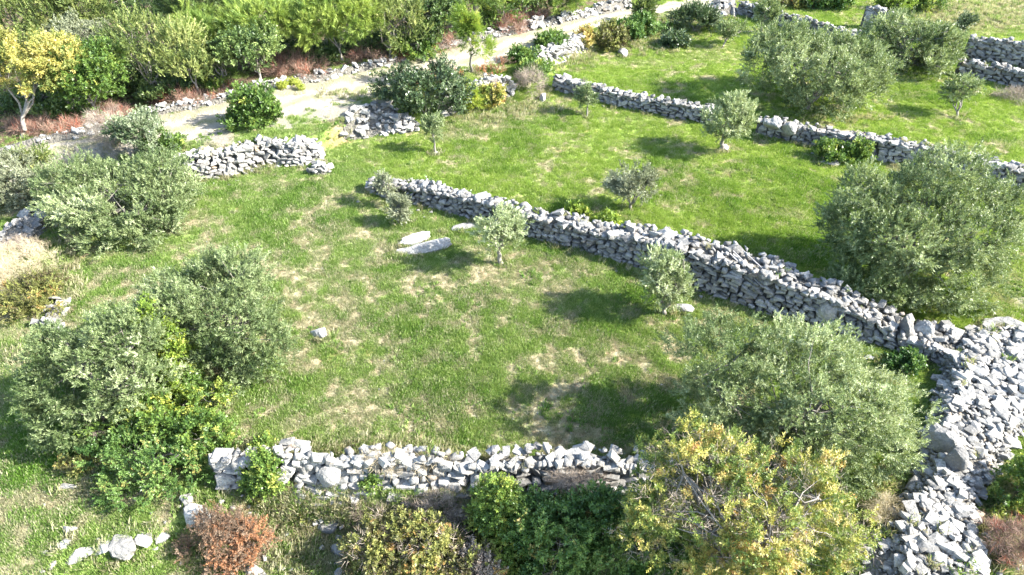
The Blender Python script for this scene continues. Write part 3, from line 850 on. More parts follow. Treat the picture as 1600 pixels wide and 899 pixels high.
stone_wall('chunky pale retaining wall along the near edge of the meadow above the brambles', [
    (330, 770, .8, .7), (400, 768, .95, .9), (470, 790, 1.35, 1.1), (530, 806, 1.5, 1.2), (600, 796, 1.35, 1.3), (680, 790, 1.2, 1.2), (750, 800, 1.35, 1.2), (830, 795, 1.35, 1.3), (900, 790, 1.3, 1.3), (980, 800, 1.3, 1.2), (1060, 798, 1.3, 1.2), (1130, 802, 1.3, 1.2), (1210, 815, 1.2, 1.2)],
    mat='palestone', length=(.2, .6), course=.23, back=False, seed=14, batter=.45, flat=False, top=1.0, ruin=.26)

stone_heap('rubble_wall', 'very wide spread of loose grey limestone rubble along the right edge', HEAP, .62, 'palestone', smin=.12, smax=.5, per=110, seed=21, tilt=.22, expo=-.45, cat='rubble wall')
stone_heap('scree', 'slope of small broken pale stones left of the wide rubble wall, lower right corner', [(1390, 790), (1440, 770), (1490, 790), (1470, 850), (1490, 930), (1330, 930), (1335, 850)], .5, 'palestone', smin=.07, smax=.3, per=60, seed=22, cat='scree', edge=1.2)
stone_heap('stone_heap', 'pyramid shaped heap of pale stones left of the dark round shrub', [(530, 205), (545, 180), (585, 163), (625, 175), (652, 192), (655, 206), (600, 212)], .9, 'palestone', smin=.2, smax=.6, per=18, seed=23, edge=1.2, minpx=8)
stone_heap('stone_heap', 'small heap of stones on the grass right of the collapsed pale retaining wall', [(480, 272), (490, 258), (515, 258), (522, 270), (500, 276)], .45, 'palestone', smin=.18, smax=.4, per=22, seed=24, edge=.6, minpx=8)
stone_heap('stone_heap', 'loose stones at left edge beneath the grey green olive', [(-30, 395), (0, 368), (30, 345), (60, 328), (80, 335), (78, 360), (60, 378), (20, 385)], .3, 'stone', smin=.2, smax=.6, per=14, seed=25, edge=.5)
stone_heap('stone_heap', 'short line of rounded pale stones left of the left olive, in shade of the bramble', [(58, 512), (70, 488), (88, 468), (104, 474), (100, 505), (84, 522)], .3, 'palestone', smin=.22, smax=.55, per=14, seed=26, edge=.4)
stone_heap('stone_heap', 'loose pale stones strewn along the bank top just behind the near wall', [(355, 688), (420, 700), (520, 704), (640, 700), (735, 712), (735, 722), (640, 724), (520, 716), (420, 712), (350, 702)], .08, 'palestone', smin=.16, smax=.5, per=6, seed=27, edge=.3, core=False)
stone_heap('stone_heap', 'bright rubble at the top edge beyond the track, left of the juniper', [(915, 24), (945, 6), (985, 0), (985, 12), (945, 24)], .5, 'palestone', smin=.25, smax=.6, per=12, seed=28, edge=.5, minpx=7)
stone_heap('stone_heap', 'low pale stone pile at track edge under the red brush heap', [(812, 44), (830, 36), (850, 34), (852, 44), (832, 50)], .5, 'palestone', smin=.25, smax=.6, per=12, seed=29, edge=.5, minpx=7)
stone_heap('stone_heap', 'pale stones at the left end of the rearmost wall, top of frame', [(1096, 22), (1112, 8), (1148, 8), (1155, 24), (1120, 30)], .5, 'palestone', smin=.25, smax=.7, per=10, seed=30, edge=.5, minpx=7)
bank = [(a, b - 5) for a, b in TRK_UP[1:13]] + [(a, b + 7) for a, b in TRK_UP[1:13]][::-1]
stone_heap('stone_bank', 'low ridge of pale stones lining the far side of the gravel track', bank, .32, 'whitestone', smin=.15, smax=.5, per=60, expo=-.5, seed=31, edge=.4, minpx=7, cat='stone ridge')
stone_heap('stone_heap', 'stones fallen along the foot of the near wall above the dry canes', [(430, 792), (520, 806), (600, 798), (700, 796), (770, 806), (770, 822), (640, 822), (520, 828), (430, 808)], .3, 'palestone', smin=.16, smax=.5, per=16, seed=33, edge=.4)
stone_heap('stone_heap', 'few grey stones lying in grass below the near wall beside the tall green shrub', [(430, 800), (520, 812), (560, 850), (540, 905), (380, 905), (400, 860)], .03, 'stone', smin=.1, smax=.4, per=6, seed=32, edge=.3, core=False)

# small loose stones everywhere
S = Stones()
loose = empty('loose_stone', (0, 20, 0), 'scattered small pale stones lying in the grass and on the gravel track', 'stones')
def scatter(poly_px, n, lo, hi):
    xs = [p[0] for p in poly_px]; ys = [p[1] for p in poly_px]
    c = rng.uniform((min(xs), min(ys)), (max(xs), max(ys)), (n, 2)); c = c[in_poly(c[:, 0], c[:, 1], poly_px)]
    for a, b in c:
        p = at(a, b); d = random.uniform(lo, hi) * (2 if random.random() < .05 else 1)
        S.add((p.x, p.y, p.z + d * .1), (d, d * .7, d * .45), (random.gauss(0, .3), random.gauss(0, .3), random.uniform(0, 6.28)), False)
scatter(TRK_UP[1:15] + TRK_LO[1:15][::-1], 2600, .05, .16)
scatter([(0, 360), (1000, 280), (1600, 300), (1600, 560), (1350, 620), (1000, 700), (300, 720), (100, 500)], 260, .04, .1)
scatter([(340, 690), (1000, 700), (1000, 730), (340, 730)], 160, .06, .2)
scatter([(60, 780), (560, 760), (560, 899), (60, 899)], 70, .05, .2)
scatter([(1080, 10), (1600, 80), (1600, 240), (1100, 160)], 120, .06, .16)
scatter([(1480, 760), (1600, 820), (1600, 899), (1530, 899)], 80, .05, .16)
S.build(loose, 'palestone')
loose['kind'] = 'stuff'

# ================================================================== BOULDERS
B = boulder
B('upper of two long pale slabs lying side by side in the middle meadow', 652, 377, 58, 13, .34, yaw=.35, seed=41, name='stone_slab', cat='stone slab', mat='whitestone', rough=.3, tilt=.05)
B('lower of two long pale slabs lying side by side in the middle meadow', 660, 391, 84, 15, .36, yaw=.30, seed=42, mat='palestone', name='stone_slab', cat='stone slab', rough=.32, tilt=-.08)
B('flat pale slab at the wall foot left of the small middle olive', 722, 356, 46, 10, .14, yaw=.25, seed=43, name='stone_slab', cat='stone slab', mat='palestone')
B('lone white stone in the grass right of the left olives', 501, 523, 34, 14, .34, yaw=-.5, seed=44, name='stone', cat='stone', mat='whitestone')
B('small white stone at the foot of the round olive by the rear wall', 1131, 233, 14, 9, .25, seed=45, name='stone', cat='stone', mat='whitestone')
B('flat grey stone right of the bushy olive at the middle wall foot', 1070, 484, 34, 14, .22, seed=46, name='stone', cat='stone')
B('white stone in grass above the lower right olive', 1358, 560, 22, 9, .14, seed=47, name='stone', cat='stone', mat='whitestone')
B('white stone in the shaded grass at left below the left olive', 104, 762, 28, 13, .2, seed=48, name='stone', cat='stone', mat='palestone')
B('broad pale boulder on grass above the wide rubble, right edge', 1572, 515, 66, 28, .55, yaw=-.3, seed=49)
B('large smooth boulder on the left rim of the wide rubble wall', 1470, 694, 58, 44, .75, seed=50, lift=.45, mat='palestone')
B('blocky grey boulder on the rubble just below the large smooth one', 1488, 722, 34, 28, .6, seed=51, lift=.7)
B('pointed boulder standing on end at the near end of the diagonal wall', 1412, 522, 24, 24, .8, seed=52, lift=.5)
B('pale upright boulder beside the pointed one at the near end of the diagonal wall', 1440, 522, 26, 20, .6, seed=53, lift=.5, mat='palestone')
B('angular grey slab tilted on the diagonal wall above its middle', 1040, 380, 40, 24, .6, seed=54, lift=1.0, yaw=-.5)
B('rounded boulder on the diagonal wall left of the angular slab', 985, 375, 34, 18, .5, seed=55, lift=.85)
B('rough boulder on the diagonal wall crest beside the poles', 1146, 395, 32, 14, .4, seed=56, lift=1.3)
B('biggest squared block in the near face of the diagonal wall', 1290, 485, 40, 26, .75, seed=57, lift=.55)
B('boulder near the left end on the diagonal wall crest', 820, 330, 22, 13, .45, seed=58, lift=.75)
B('dark rounded rock on the rear wall, left of a pair', 1208, 196, 28, 12, .5, seed=59, lift=.7, yaw=-.3)
B('dark rounded rock on the rear wall, right of a pair', 1234, 202, 22, 12, .5, seed=60, lift=.7, yaw=-.3)
B('long flat slab capping the rear wall at right', 1323, 212, 42, 10, .2, seed=61, lift=.75, name='stone_slab', cat='stone slab', mat='palestone')
B('dark stone jutting from the shrub beside the rear wall foot', 1297, 256, 30, 9, .2, seed=62, name='stone', cat='stone')
B('tall pale rock standing proud on the near retaining wall', 850, 735, 60, 26, .5, seed=63, lift=.35)
B('wide pale rock on the near retaining wall right of the tall one', 905, 725, 56, 22, .4, seed=64, lift=.3)
B('big white rock in the near wall right of the tall green shrub', 480, 735, 46, 34, .5, seed=65, lift=.25, mat='palestone')
B('pair-topped white rock in the near wall beside the big white one', 520, 745, 44, 30, .5, seed=66, lift=.2, mat='palestone')
B('white rock on the near wall behind the tall green shrub', 404, 715, 34, 20, .4, seed=67, lift=.25, mat='palestone')
B('smooth white boulder under the bank above the rusty brush', 312, 808, 56, 30, .55, seed=68, mat='palestone')
B('small white boulder between mastic bush and smooth boulder', 294, 783, 20, 18, .4, seed=69, mat='palestone')
for i, (x, y, w, d, lab) in enumerate([(108, 826, 26, 14, 'uppermost rock'), (104, 846, 24, 14, 'leftmost rock'), (128, 862, 40, 14, 'lowest flat rock'), (165, 850, 36, 26, 'ridged rock'), (193, 850, 34, 34, 'tallest fluted rock'),
                                       (222, 838, 26, 26, 'slanting rock'), (252, 838, 22, 14, 'rightmost small rock')]):
    B(lab + ' of the pale outcrop in the lower left corner', x, y + 4, w * 1.15, d * 1.1, .22 if i != 4 else .36, seed=70 + i, mat='stone', rough=.3, yaw=.3 * (i % 3), group='rocks of the lower left outcrop', name='outcrop_rock', cat='rock')
B('pale block cut by the bottom edge right of the rusty brush', 396, 893, 34, 16, .3, seed=80, mat='palestone', name='stone', cat='stone')
B('grey stone below the near wall at the left edge of the brambles', 530, 862, 26, 22, .35, seed=81, name='stone', cat='stone')
B('pale rock at the foot of the left green shrub, far meadow top', 974, 84, 16, 9, .3, seed=82, mat='palestone', name='stone', cat='stone')
B('bright block at left end of the rearmost wall', 1143, 20, 15, 13, .6, seed=83, mat='palestone', name='stone', cat='stone')
B('white stone at the foot of the thin track side olive', 680, 241, 9, 5, .15, seed=84, mat='whitestone', name='stone', cat='stone')
B('upright white stone at grass edge beside the dry brush tangle', 848, 156, 12, 11, .4, seed=85, mat='whitestone', name='stone', cat='stone')
B('white stone by the foot of the grey sapling in the middle meadow', 636, 346, 12, 6, .15, seed=86, mat='whitestone', name='stone', cat='stone')
B('slab of stone in the face of the collapsed pale wall', 462, 240, 24, 9, .4, seed=87, lift=.3, mat='palestone')

# poles leaning on the diagonal wall
def pole(label, a, b, la, lb, w=.05):
    p = Vector(at_z(*a, la)); q = Vector(at_z(*b, lb))
    d = q - p
    me_ = bpy.data.meshes.new('wooden_pole'); bm = bmesh.new(); bmesh.ops.create_cube(bm, size=1)
    bmesh.ops.scale(bm, vec=(w, w * .7, d.length), verts=bm.verts); bmesh.ops.bevel(bm, geom=bm.edges, offset=.008, segments=1)
    for v_ in bm.verts: v_.co.x += math.sin(v_.co.z * 1.3) * .02
    bm.to_mesh(me_); bm.free(); me_.materials.append(M['plank'])
    o = link('wooden_pole', me_); o.location = (p + q) / 2; o.rotation_euler = d.to_track_quat('Z', 'Y').to_euler()
    tag(o, label, 'pole', 'weathered poles on the diagonal wall')
pole('upper weathered pole of a close pair lying on the diagonal wall', (1146, 392), (1198, 446), 1.6, 1.15, .05)
pole('lower weathered pole of a close pair lying on the diagonal wall', (1141, 396), (1192, 450), 1.58, 1.08, .05)
pole('lone weathered pole on the wall crest right of the close pair', (1162, 392), (1206, 434), 1.6, 1.42, .045)

# ================================================================== TREES AND SHRUBS
def olive(label, ells, **kw):
    d = dict(kind='olive', mat='olive', stems=6, stem_r=.10, clear=0, dens=1.4, gap=.18, clump=.24, up=.6, spread=.6, inner=.38)
    d.update(kw)
    k = d.pop('kind'); m = d.pop('mat')
    return plant('olive_tree', label, 'olive tree', k, m, ells, **d)
def bush(label, ells, name='shrub', cat='shrub', **kw):
    d = dict(kind='broad', mat='green', stems=3, stem_r=.035, clear=0, dens=1.0, gap=.3, trunk_h=.12, clump=.2, branch=8, spread=.6)
    d.update(kw)
    k = d.pop('kind'); m = d.pop('mat')
    return plant(name, label, cat, k, m, ells, **d)

olive('big spreading olive at right, above the near end of the diagonal wall', [(1435, 360, 125, 98), (1345, 345, 60, 70), (1480, 270, 60, 38), (1540, 350, 60, 70), (1365, 440, 66, 48), (1345, 290, 32, 26), (1460, 430, 80, 55), (1500, 440, 60, 50)], seed=101, clear=.2, per=8)
olive('big broad olive in the rear meadow behind the two dark rocks', [(1272, 108, 98, 56), (1204, 98, 42, 42), (1345, 120, 48, 45), (1290, 150, 60, 36), (1230, 70, 50, 30)], seed=102, clear=.3, base=(1262, 172))
olive('big olive of the upper right corner in front of the tall wall', [(1422, 66, 70, 42), (1372, 70, 26, 26), (1470, 76, 30, 32), (1440, 92, 44, 24)], seed=103, clear=.15)
olive('large open crowned olive at lower right beside the wide rubble', [(1235, 620, 165, 110), (1130, 555, 80, 62), (1330, 650, 95, 85), (1150, 630, 90, 60), (1250, 560, 80, 55), (1370, 700, 60, 55), (1290, 715, 90, 45)], seed=104, clear=.3, gap=.3, per=8, stems=8, tint=(.5, .18), dens=1.15)
olive('rounded olive at left, rear one of the left pair', [(340, 500, 108, 92), (275, 470, 48, 50), (350, 430, 62, 36), (400, 540, 50, 60), (330, 570, 80, 45)], seed=105, clear=.1, tint=(.38, .18))
olive('wide low olive at left, front one of the left pair', [(145, 590, 92, 90), (90, 620, 50, 60), (190, 530, 60, 48), (110, 660, 60, 40), (210, 600, 60, 60)], seed=106, clear=.2, tint=(.42, .2))
olive('broad silvery olive at upper left below the gravel track', [(185, 305, 115, 60), (120, 290, 60, 40), (250, 280, 50, 38), (200, 345, 80, 34), (230, 330, 50, 40)], seed=107, clear=.1, tint=(.5, .18))
olive('grey green olive cut by the left edge', [(15, 285, 68, 52), (40, 305, 30, 32), (-20, 300, 50, 45)], seed=108, mat='greyolive', tint=(.5, .2))
# small olives
olive('small olive with clean trunk standing in the middle meadow beside the diagonal wall', [(776, 362, 44, 41)], seed=111, clear=.6, base=(784, 412), stems=5, stem_r=.06, trunk_h=.6, clump=.2, auto=6, inner=.6, gap=.4, dens=.95, tint=(.6, .2), branch=14)
olive('small round olive with a white stone at its foot by the rear wall', [(1137, 187, 42, 34)], seed=112, clear=.7, base=(1128, 236), stems=5, stem_r=.07, trunk_h=.6, clump=.2, auto=6, gap=.4, dens=.95, tint=(.6, .2), branch=14)
olive('bushy grey young olive in the second meadow behind the diagonal wall', [(990, 290, 40, 38)], seed=113, clear=.2, base=(984, 325), stems=6, stem_r=.045, gap=.4, clump=.2, mat='greyolive', dens=1.0, auto=3, inner=.8)
olive('thin young olive alone near the track side of the second meadow', [(679, 198, 16, 19)], seed=114, clear=.7, base=(680, 240), stems=3, stem_r=.035, trunk_h=.8, clump=.16, auto=2, gap=.3, dens=.8)
olive('slender young olive in front of the rear wall left stretch', [(918, 152, 15, 17)], seed=115, clear=.4, base=(917, 182), stems=4, stem_r=.035, trunk_h=.5, clump=.16, auto=2, gap=.3, dens=.8)
olive('little upright olive beside the white stone below the diagonal wall left end', [(622, 328, 16, 22)], seed=116, clear=.1, base=(622, 350), stems=4, stem_r=.03, clump=.16, auto=2, mat='greyolive', dens=.9)
olive('leaning bare stemmed sapling against the left end of the diagonal wall', [(601, 292, 18, 22)], seed=117, clear=.3, base=(615, 330), stems=4, stem_r=.03, clump=.16, auto=2, gap=.4, mat='greyolive', dens=.5)
olive('bushy young olive at the foot of the diagonal wall right of centre', [(1037, 442, 42, 52), (1030, 415, 30, 24)], seed=118, clear=.1, base=(1040, 492), stems=6, stem_r=.05, clump=.2, auto=5, gap=.45, dens=.8, tint=(.65, .2), branch=14)
olive('two stemmed young olive in the right meadow before the short wall', [(1500, 142, 26, 24)], seed=119, clear=.5, base=(1497, 184), stems=4, stem_r=.045, trunk_h=.3, clump=.18, auto=3, gap=.4, dens=.7)
olive('small olive with leaning dark trunk against the rearmost wall', [(1198, 16, 19, 19)], seed=120, clear=.7, base=(1188, 50), stems=3, stem_r=.05, trunk_h=.9, clump=.2, auto=2)
olive('low open olive sapling in the rear meadow left of the big broad olive', [(1143, 48, 24, 15)], seed=121, clear=.4, base=(1128, 76), stems=4, stem_r=.04, trunk_h=.4, clump=.18, auto=2, gap=.4, dens=.7)

# shrubs round the meadow
bush('dark rounded evergreen shrub between the track and the second meadow', [(662, 140, 68, 46), (612, 140, 30, 30), (700, 150, 34, 34)], kind='broad', mat='dark', seed=131, stems=4, clump=.3, tint=(.5, .25))
bush('dark green shrub on top of the collapsed pale wall beside the track', [(397, 172, 37, 33), (380, 192, 28, 16), (405, 145, 18, 14)], kind='broad', mat='green', seed=132, tint=(.35, .2))
bush('grey leaved shrub with purplish bare stems above the upper left olive', [(215, 205, 45, 32), (245, 218, 36, 20)], kind='small', mat='dark', seed=133, clear=.2, tint=(.75, .2), gap=.4, stems=6)
bush('dry grey brown bush with bare stems left of the grey leaved shrub', [(165, 205, 32, 36)], kind='twig', mat='deadwood', seed=134, gap=.2, tint=(.65, .2), size=.7, per=6)
bush('low bright green bush at the left end of the collapsed pale wall', [(258, 222, 26, 16)], mat='green', seed=135)
bush('olive brown juniper bush at left edge beside the pale track', [(45, 248, 30, 24)], kind='juniper', mat='juniper', seed=136, tint=(.5, .2), size=.8)
bush('low dark green bush on the track edge, left of two below the rising track', [(818, 90, 22, 11)], mat='green', seed=137, tint=(.3, .2))
bush('leafy green bush on the track edge, right of two below the rising track', [(862, 68, 28, 14)], mat='green', seed=138, tint=(.45, .2))
bush('yellow and orange leaved bush above the tumbled pale wall', [(915, 62, 12, 12)], mat='yellow', seed=139, tint=(.8, .15))
bush('olive brown rounded bush at the top corner of the rear meadow', [(948, 62, 30, 23)], kind='broad', mat='bramble', seed=140, tint=(.35, .15))
bush('blue green bush beside the olive brown rounded bush', [(980, 50, 30, 16), (1010, 40, 24, 14)], mat='mastic', seed=141, tint=(.4, .2))
bush('dark brown green bush at top beyond the gravel track end', [(1086, 36, 36, 24)], kind='juniper', mat='dark', seed=142, tint=(.6, .25))
bush('low dark bush with stones in the rear meadow corner', [(1055, 66, 20, 11)], mat='dark', seed=143, tint=(.55, .2))
bush('upright juniper at the top edge beside the track', [(1005, 14, 17, 22)], kind='juniper', mat='juniper', seed=144, clear=.1, name='juniper', cat='juniper', tint=(.35, .2))
bush('grey tangle of dry bramble stems between the pale walls', [(828, 135, 28, 28)], kind='twig', mat='deadwood', seed=145, size=.6, tint=(.7, .2), stems=0, per=7)
bush('green bramble cap over the dry tangle between the pale walls', [(830, 112, 30, 12)], mat='green', seed=146, stems=0, tint=(.55, .15))
bush('yellow leaved bush on the pale retaining wall', [(765, 155, 18, 22)], mat='yellow', seed=147, dens=.5, tint=(.6, .2))
bush('small bright lime pine at the right foot of the dark rounded shrub', [(736, 160, 13, 24)], kind='pine', mat='lime', seed=148, size=.7, tint=(.6, .2))
bush('green creeper bush at the foot of the rear wall right stretch', [(1300, 240, 26, 16), (1330, 245, 16, 14)], mat='green', seed=149, tint=(.55, .2), stems=2)
bush('thin leafy bush against the face of the rear wall near right', [(1342, 240, 13, 18)], mat='green', seed=150, tint=(.6, .2), stems=2)
bush('low green bush on the near side of the wall where the slab pair lies', [(665, 300, 18, 12)], mat='mastic', seed=151, tint=(.5, .2), stems=2)
bush('ivy like green bush at the wall foot, left end of the diagonal wall', [(643, 305, 14, 10)], mat='mastic', seed=152, tint=(.35, .2), stems=2)
bush('green bush growing through the diagonal wall face above the slabs', [(722, 318, 14, 11)], mat='mastic', seed=153, tint=(.35, .2), stems=2)
bush('small leafy bush just behind the middle of the diagonal wall', [(902, 330, 14, 11)], mat='lime', seed=154, tint=(.4, .2), stems=2)
bush('bright low bush behind the diagonal wall right of the small leafy one', [(950, 350, 16, 12)], mat='lime', seed=155, tint=(.4, .2), stems=2)
bush('dark ivy bush in the shaded corner where the diagonal wall meets the rubble', [(1410, 568, 30, 16)], mat='mastic', seed=156, tint=(.3, .2), stems=2)
bush('straw coloured dry bush at left edge above the bramble', [(38, 412, 54, 34), (20, 440, 40, 30)], kind='twig', mat='straw', seed=157, size=.5, tint=(.6, .2), stems=0, per=9, clump=.2)
bush('grey thorny brush behind the straw coloured bush', [(45, 385, 42, 16)], kind='twig', mat='deadwood', seed=158, size=.5, tint=(.6, .2), stems=0, per=8)
bush('mixed green bramble bush at left edge below the straw coloured one', [(50, 462, 52, 36), (85, 475, 22, 20), (10, 490, 30, 24)], kind='small', mat='bramble', seed=159, tint=(.5, .2), stems=2, clump=.25)
bush('forked dead twig standing in grass below the upper left olive', [(116, 376, 10, 14)], kind='twig', mat='straw', seed=160, size=.4, dens=.25, stems=3, stem_r=.012, name='dead_twig', cat='dead twig', tint=(.7, .1))
# lower left mass
bush('bright yellow green laurel growing up between the left olives', [(272, 560, 30, 84), (250, 640, 50, 50)], kind='broad', mat='lime', seed=161, tint=(.4, .3), clump=.25, size=1.1, stems=4)
bush('large glossy green bush below the left pair of olives', [(270, 640, 78, 66), (200, 660, 60, 40), (310, 690, 50, 50)], kind='broad', mat='green', seed=162, tint=(.5, .25), clump=.28, size=1.05, stems=5)
bush('spreading mastic bush at the foot of the left olives above the smooth boulder', [(235, 715, 85, 48), (290, 735, 50, 34), (215, 765, 48, 34), (160, 715, 30, 24)], kind='small', mat='mastic', seed=163, tint=(.5, .28), clump=.28, size=1.1, stems=5)
bush('dead grey branches caught in the front left olive', [(155, 672, 28, 34)], kind='twig', mat='deadwood', seed=164, size=.6, dens=.5, stems=3, stem_r=.02, tint=(.6, .2), name='dead_branch', cat='dead branches')
bush('thin low branch reaching left from the mastic bush', [(118, 728, 22, 14)], kind='small', mat='bramble', seed=165, dens=.6, tint=(.6, .2))
# bottom
bush('narrow bright green shrub standing in front of the near wall', [(419, 762, 31, 50)], kind='broad', mat='green', seed=171, tint=(.75, .2), stems=4)
bush('heap of rust coloured dead leafy branches at the bottom left', [(362, 852, 52, 40), (318, 862, 40, 26), (392, 842, 30, 30), (338, 822, 36, 20), (300, 850, 22, 12), (352, 886, 50, 18)], kind='deadleaf', mat='rust', seed=172, tint=(.6, .28), stems=0, clump=.2, per=7, gap=.5, name='dead_brush', cat='brush heap', size=.75, dens=1.0,
     extra=lambda e, o0, lobes, r, s, c, C: add_twigs(e, o0, lobes, 'rust', s * .8, 9, (.3, .2), dens=1.0))
bush('tangle of dry bramble canes hanging below the near wall', [(620, 800, 70, 30), (680, 800, 40, 26)], kind='twig', mat='deadwood', seed=173, size=.8, tint=(.6, .2), stems=0, per=9, dens=.9, name='dry_bramble')
bush('dry stalks lying along the top of the near wall, left of the green shrub', [(625, 722, 70, 13)], kind='twig', mat='straw', seed=190, clear=.35, size=.9, tint=(.5, .25), stems=0, per=6, name='dry_stalks', cat='dry stalks')
bush('brown dry growth draped over the near wall face right of the yellow green bush', [(905, 752, 46, 16)], kind='twig', mat='deadwood', seed=191, clear=.3, size=.7, tint=(.75, .2), stems=0, per=7, name='dry_stalks', cat='dry stalks')
bush('small green tuft on the near wall behind the narrow bright shrub', [(411, 698, 13, 9)], mat='green', seed=192, stems=0, tint=(.7, .15))
bush('low bramble creeping up the foot of the near wall, right of the narrow shrub', [(478, 800, 24, 12)], mat='bramble', seed=193, tint=(.4, .2), stems=0, name='bramble')
bush('small bright sapling before the near wall left of the dry canes', [(577, 765, 18, 28)], mat='green', seed=174, tint=(.7, .2), stems=3)
bush('yellowing bramble thicket along the bottom edge, left of the dark green one', [(640, 860, 90, 52), (580, 860, 46, 42), (720, 880, 56, 40)], kind='broad', mat='bramble', seed=175, tint=(.6, .22), clump=.25, stems=5,
     extra=lambda e, o0, lobes, r, s, c, C: add_twigs(e, o0, lobes, 'deadwood', s * .9, 4, (.7, .2)), name='bramble')
bush('tall yellow green bush leaning on the near wall below the meadow', [(775, 805, 38, 66), (790, 860, 40, 40)], kind='broad', mat='green', seed=176, tint=(.8, .2), clump=.22, stems=4)
bush('dark green ivy clad thicket at the bottom between the yellow bush and yellow tree', [(880, 845, 84, 78), (930, 800, 44, 44), (840, 800, 36, 34), (960, 870, 40, 50)], kind='broad', mat='mastic', seed=177, tint=(.42, .25), clump=.25, stems=5)
bush('pale leaved bramble in the bottom gap between thickets', [(745, 885, 44, 30)], kind='small', mat='deadwood', seed=178, tint=(.7, .25), stems=2, name='bramble')
plant('ash_tree', 'large yellow leaved autumn tree with bare grey twigs at the bottom right', 'yellow tree', 'ash', 'yellow',
      [(1150, 800, 165, 115), (1085, 725, 80, 62), (1230, 760, 85, 62), (1010, 830, 50, 85), (1300, 840, 62, 80), (1150, 860, 120, 70), (1050, 780, 70, 60)], clear=1.2, seed=181, stems=7, stem_r=.10, bark='palebark',
      gap=.7, inner=.8, tint=(.46, .26), clump=.2, per=6, size=.85, dens=.8, branch=36, spread=.8,
      extra=lambda e, o0, lobes, r, s, c, C: add_twigs(e, o0, lobes, 'deadwood', s * 1.0, 3, (.6, .2)))
bush('dark green understorey bush beneath the yellow tree', [(1060, 880, 70, 40), (1240, 890, 60, 30)], kind='broad', mat='green', seed=182, tint=(.3, .2))
bush('round green bush outside the rubble wall at the right edge', [(1598, 752, 40, 44), (1580, 790, 36, 24)], kind='broad', mat='green', seed=183, tint=(.45, .25), clump=.22)
bush('purplish brown heap of dry twigs in the lower right corner', [(1580, 845, 46, 34)], kind='twig', mat='redbrush', seed=184, size=.8, tint=(.55, .2), stems=0, per=9)
bush('soft grey weedy bush on the rubble left rim above the scree', [(1380, 800, 30, 22)], kind='twig', mat='straw', seed=185, size=.6, tint=(.5, .2), stems=0, per=6)

# ================================================================== WOOD ALONG THE TOP
FG = 'trees of the wood beyond the track'
def wood(label, name, cat, kind, mat, ells, **kw):
    d = dict(clear=.8, stems=5, stem_r=.05, bark='palebark', clump=.26, gap=.3, dens=1.2, branch=8, trunk_h=.8, group=FG, auto=10, per=7, inner=.5)
    d.update(kw)
    ells = [(a, b - 5 - e_ * .22, c * 1.18, e_ * 1.15) for a, b, c, e_ in ells]
    return plant(name, label, cat, kind, mat, ells, **d)
wood('golden leaved tree with crooked pale trunk at the left edge of the wood', 'golden_tree', 'yellow tree', 'ash', 'gold', [(48, 118, 62, 40), (95, 100, 26, 24), (15, 100, 30, 30)], base=(34, 215), clear=1.8, tint=(.5, .25), seed=201, stem_r=.07, trunk_h=1.0, gap=.4)
wood('big feathery light green juniper right of the grey leaved tree, left third of the wood', 'juniper', 'juniper', 'juniper', 'juniper', [(245, 95, 60, 52), (215, 75, 36, 40), (285, 115, 30, 30)], base=(235, 155), clear=.8, tint=(.6, .2), seed=202, up=1.0, clump=.36)
wood('leafy mid green tree filling the gap behind the golden tree', 'oak_tree', 'green tree', 'broad', 'green', [(130, 140, 46, 50), (160, 120, 36, 34)], clear=.4, tint=(.4, .2), seed=203)
wood('grey green tree in the middle of the left wood', 'oak_tree', 'green tree', 'small', 'greyolive', [(130, 78, 38, 34)], clear=1.5, tint=(.4, .2), seed=204)
wood('large yellow green juniper in the top left corner', 'juniper', 'juniper', 'juniper', 'juniper', [(50, 30, 75, 46), (10, 55, 44, 34), (90, 55, 44, 30)], clear=1.2, tint=(.65, .2), seed=205, up=.9, clump=.36)
wood('dark olive green juniper right of the top left corner one', 'juniper', 'juniper', 'juniper', 'juniper', [(125, 28, 52, 42), (100, 60, 36, 24)], clear=1.2, tint=(.45, .2), seed=206, up=.9, clump=.36)
wood('very dark evergreen oak at the top of the left wood', 'holm_oak', 'evergreen tree', 'small', 'holm', [(220, 22, 62, 40), (180, 45, 40, 24)], clear=1, tint=(.4, .25), seed=207)
wood('deep green pine crown in shade above the feathery juniper', 'pine_tree', 'pine tree', 'pine', 'holm', [(315, 28, 60, 38)], clear=1.5, tint=(.5, .2), seed=208)
wood('light green pine bough reaching over bare pale stems, left of the pines', 'pine_tree', 'pine tree', 'pine', 'pine', [(330, 62, 42, 26), (300, 48, 24, 20)], clear=1.6, tint=(.6, .2), seed=209)
wood('bright yellow green pine left of the widest pine', 'pine_tree', 'pine tree', 'pine', 'pine', [(405, 45, 48, 30), (385, 62, 34, 18)], clear=1.8, tint=(.65, .2), seed=210, base=(405, 105))
wood('dark leafy oak with many pale stems below the bright pines', 'oak_tree', 'green tree', 'broad', 'holm', [(395, 88, 40, 26), (370, 78, 26, 18)], clear=1.3, tint=(.65, .25), seed=211, base=(410, 132), stems=8, stem_r=.05)
wood('small green oak with thin pale trunks left of the red brown brush', 'oak_tree', 'green tree', 'small', 'juniper', [(345, 95, 24, 24), (330, 88, 16, 16)], clear=.8, tint=(.45, .2), seed=212, stems=4, base=(350, 142), stem_r=.05)
wood('bushy green oak over a leaning white stem, edge of the wood', 'oak_tree', 'green tree', 'small', 'juniper', [(297, 108, 26, 20)], clear=1.3, tint=(.5, .2), seed=213, base=(312, 152), stems=2)
wood('widest bright pine of the wood hanging over dark trunks', 'pine_tree', 'pine tree', 'pine', 'pine', [(520, 28, 66, 34), (480, 50, 42, 20), (550, 42, 36, 20)], clear=1.8, tint=(.75, .2), seed=214, base=(535, 95))
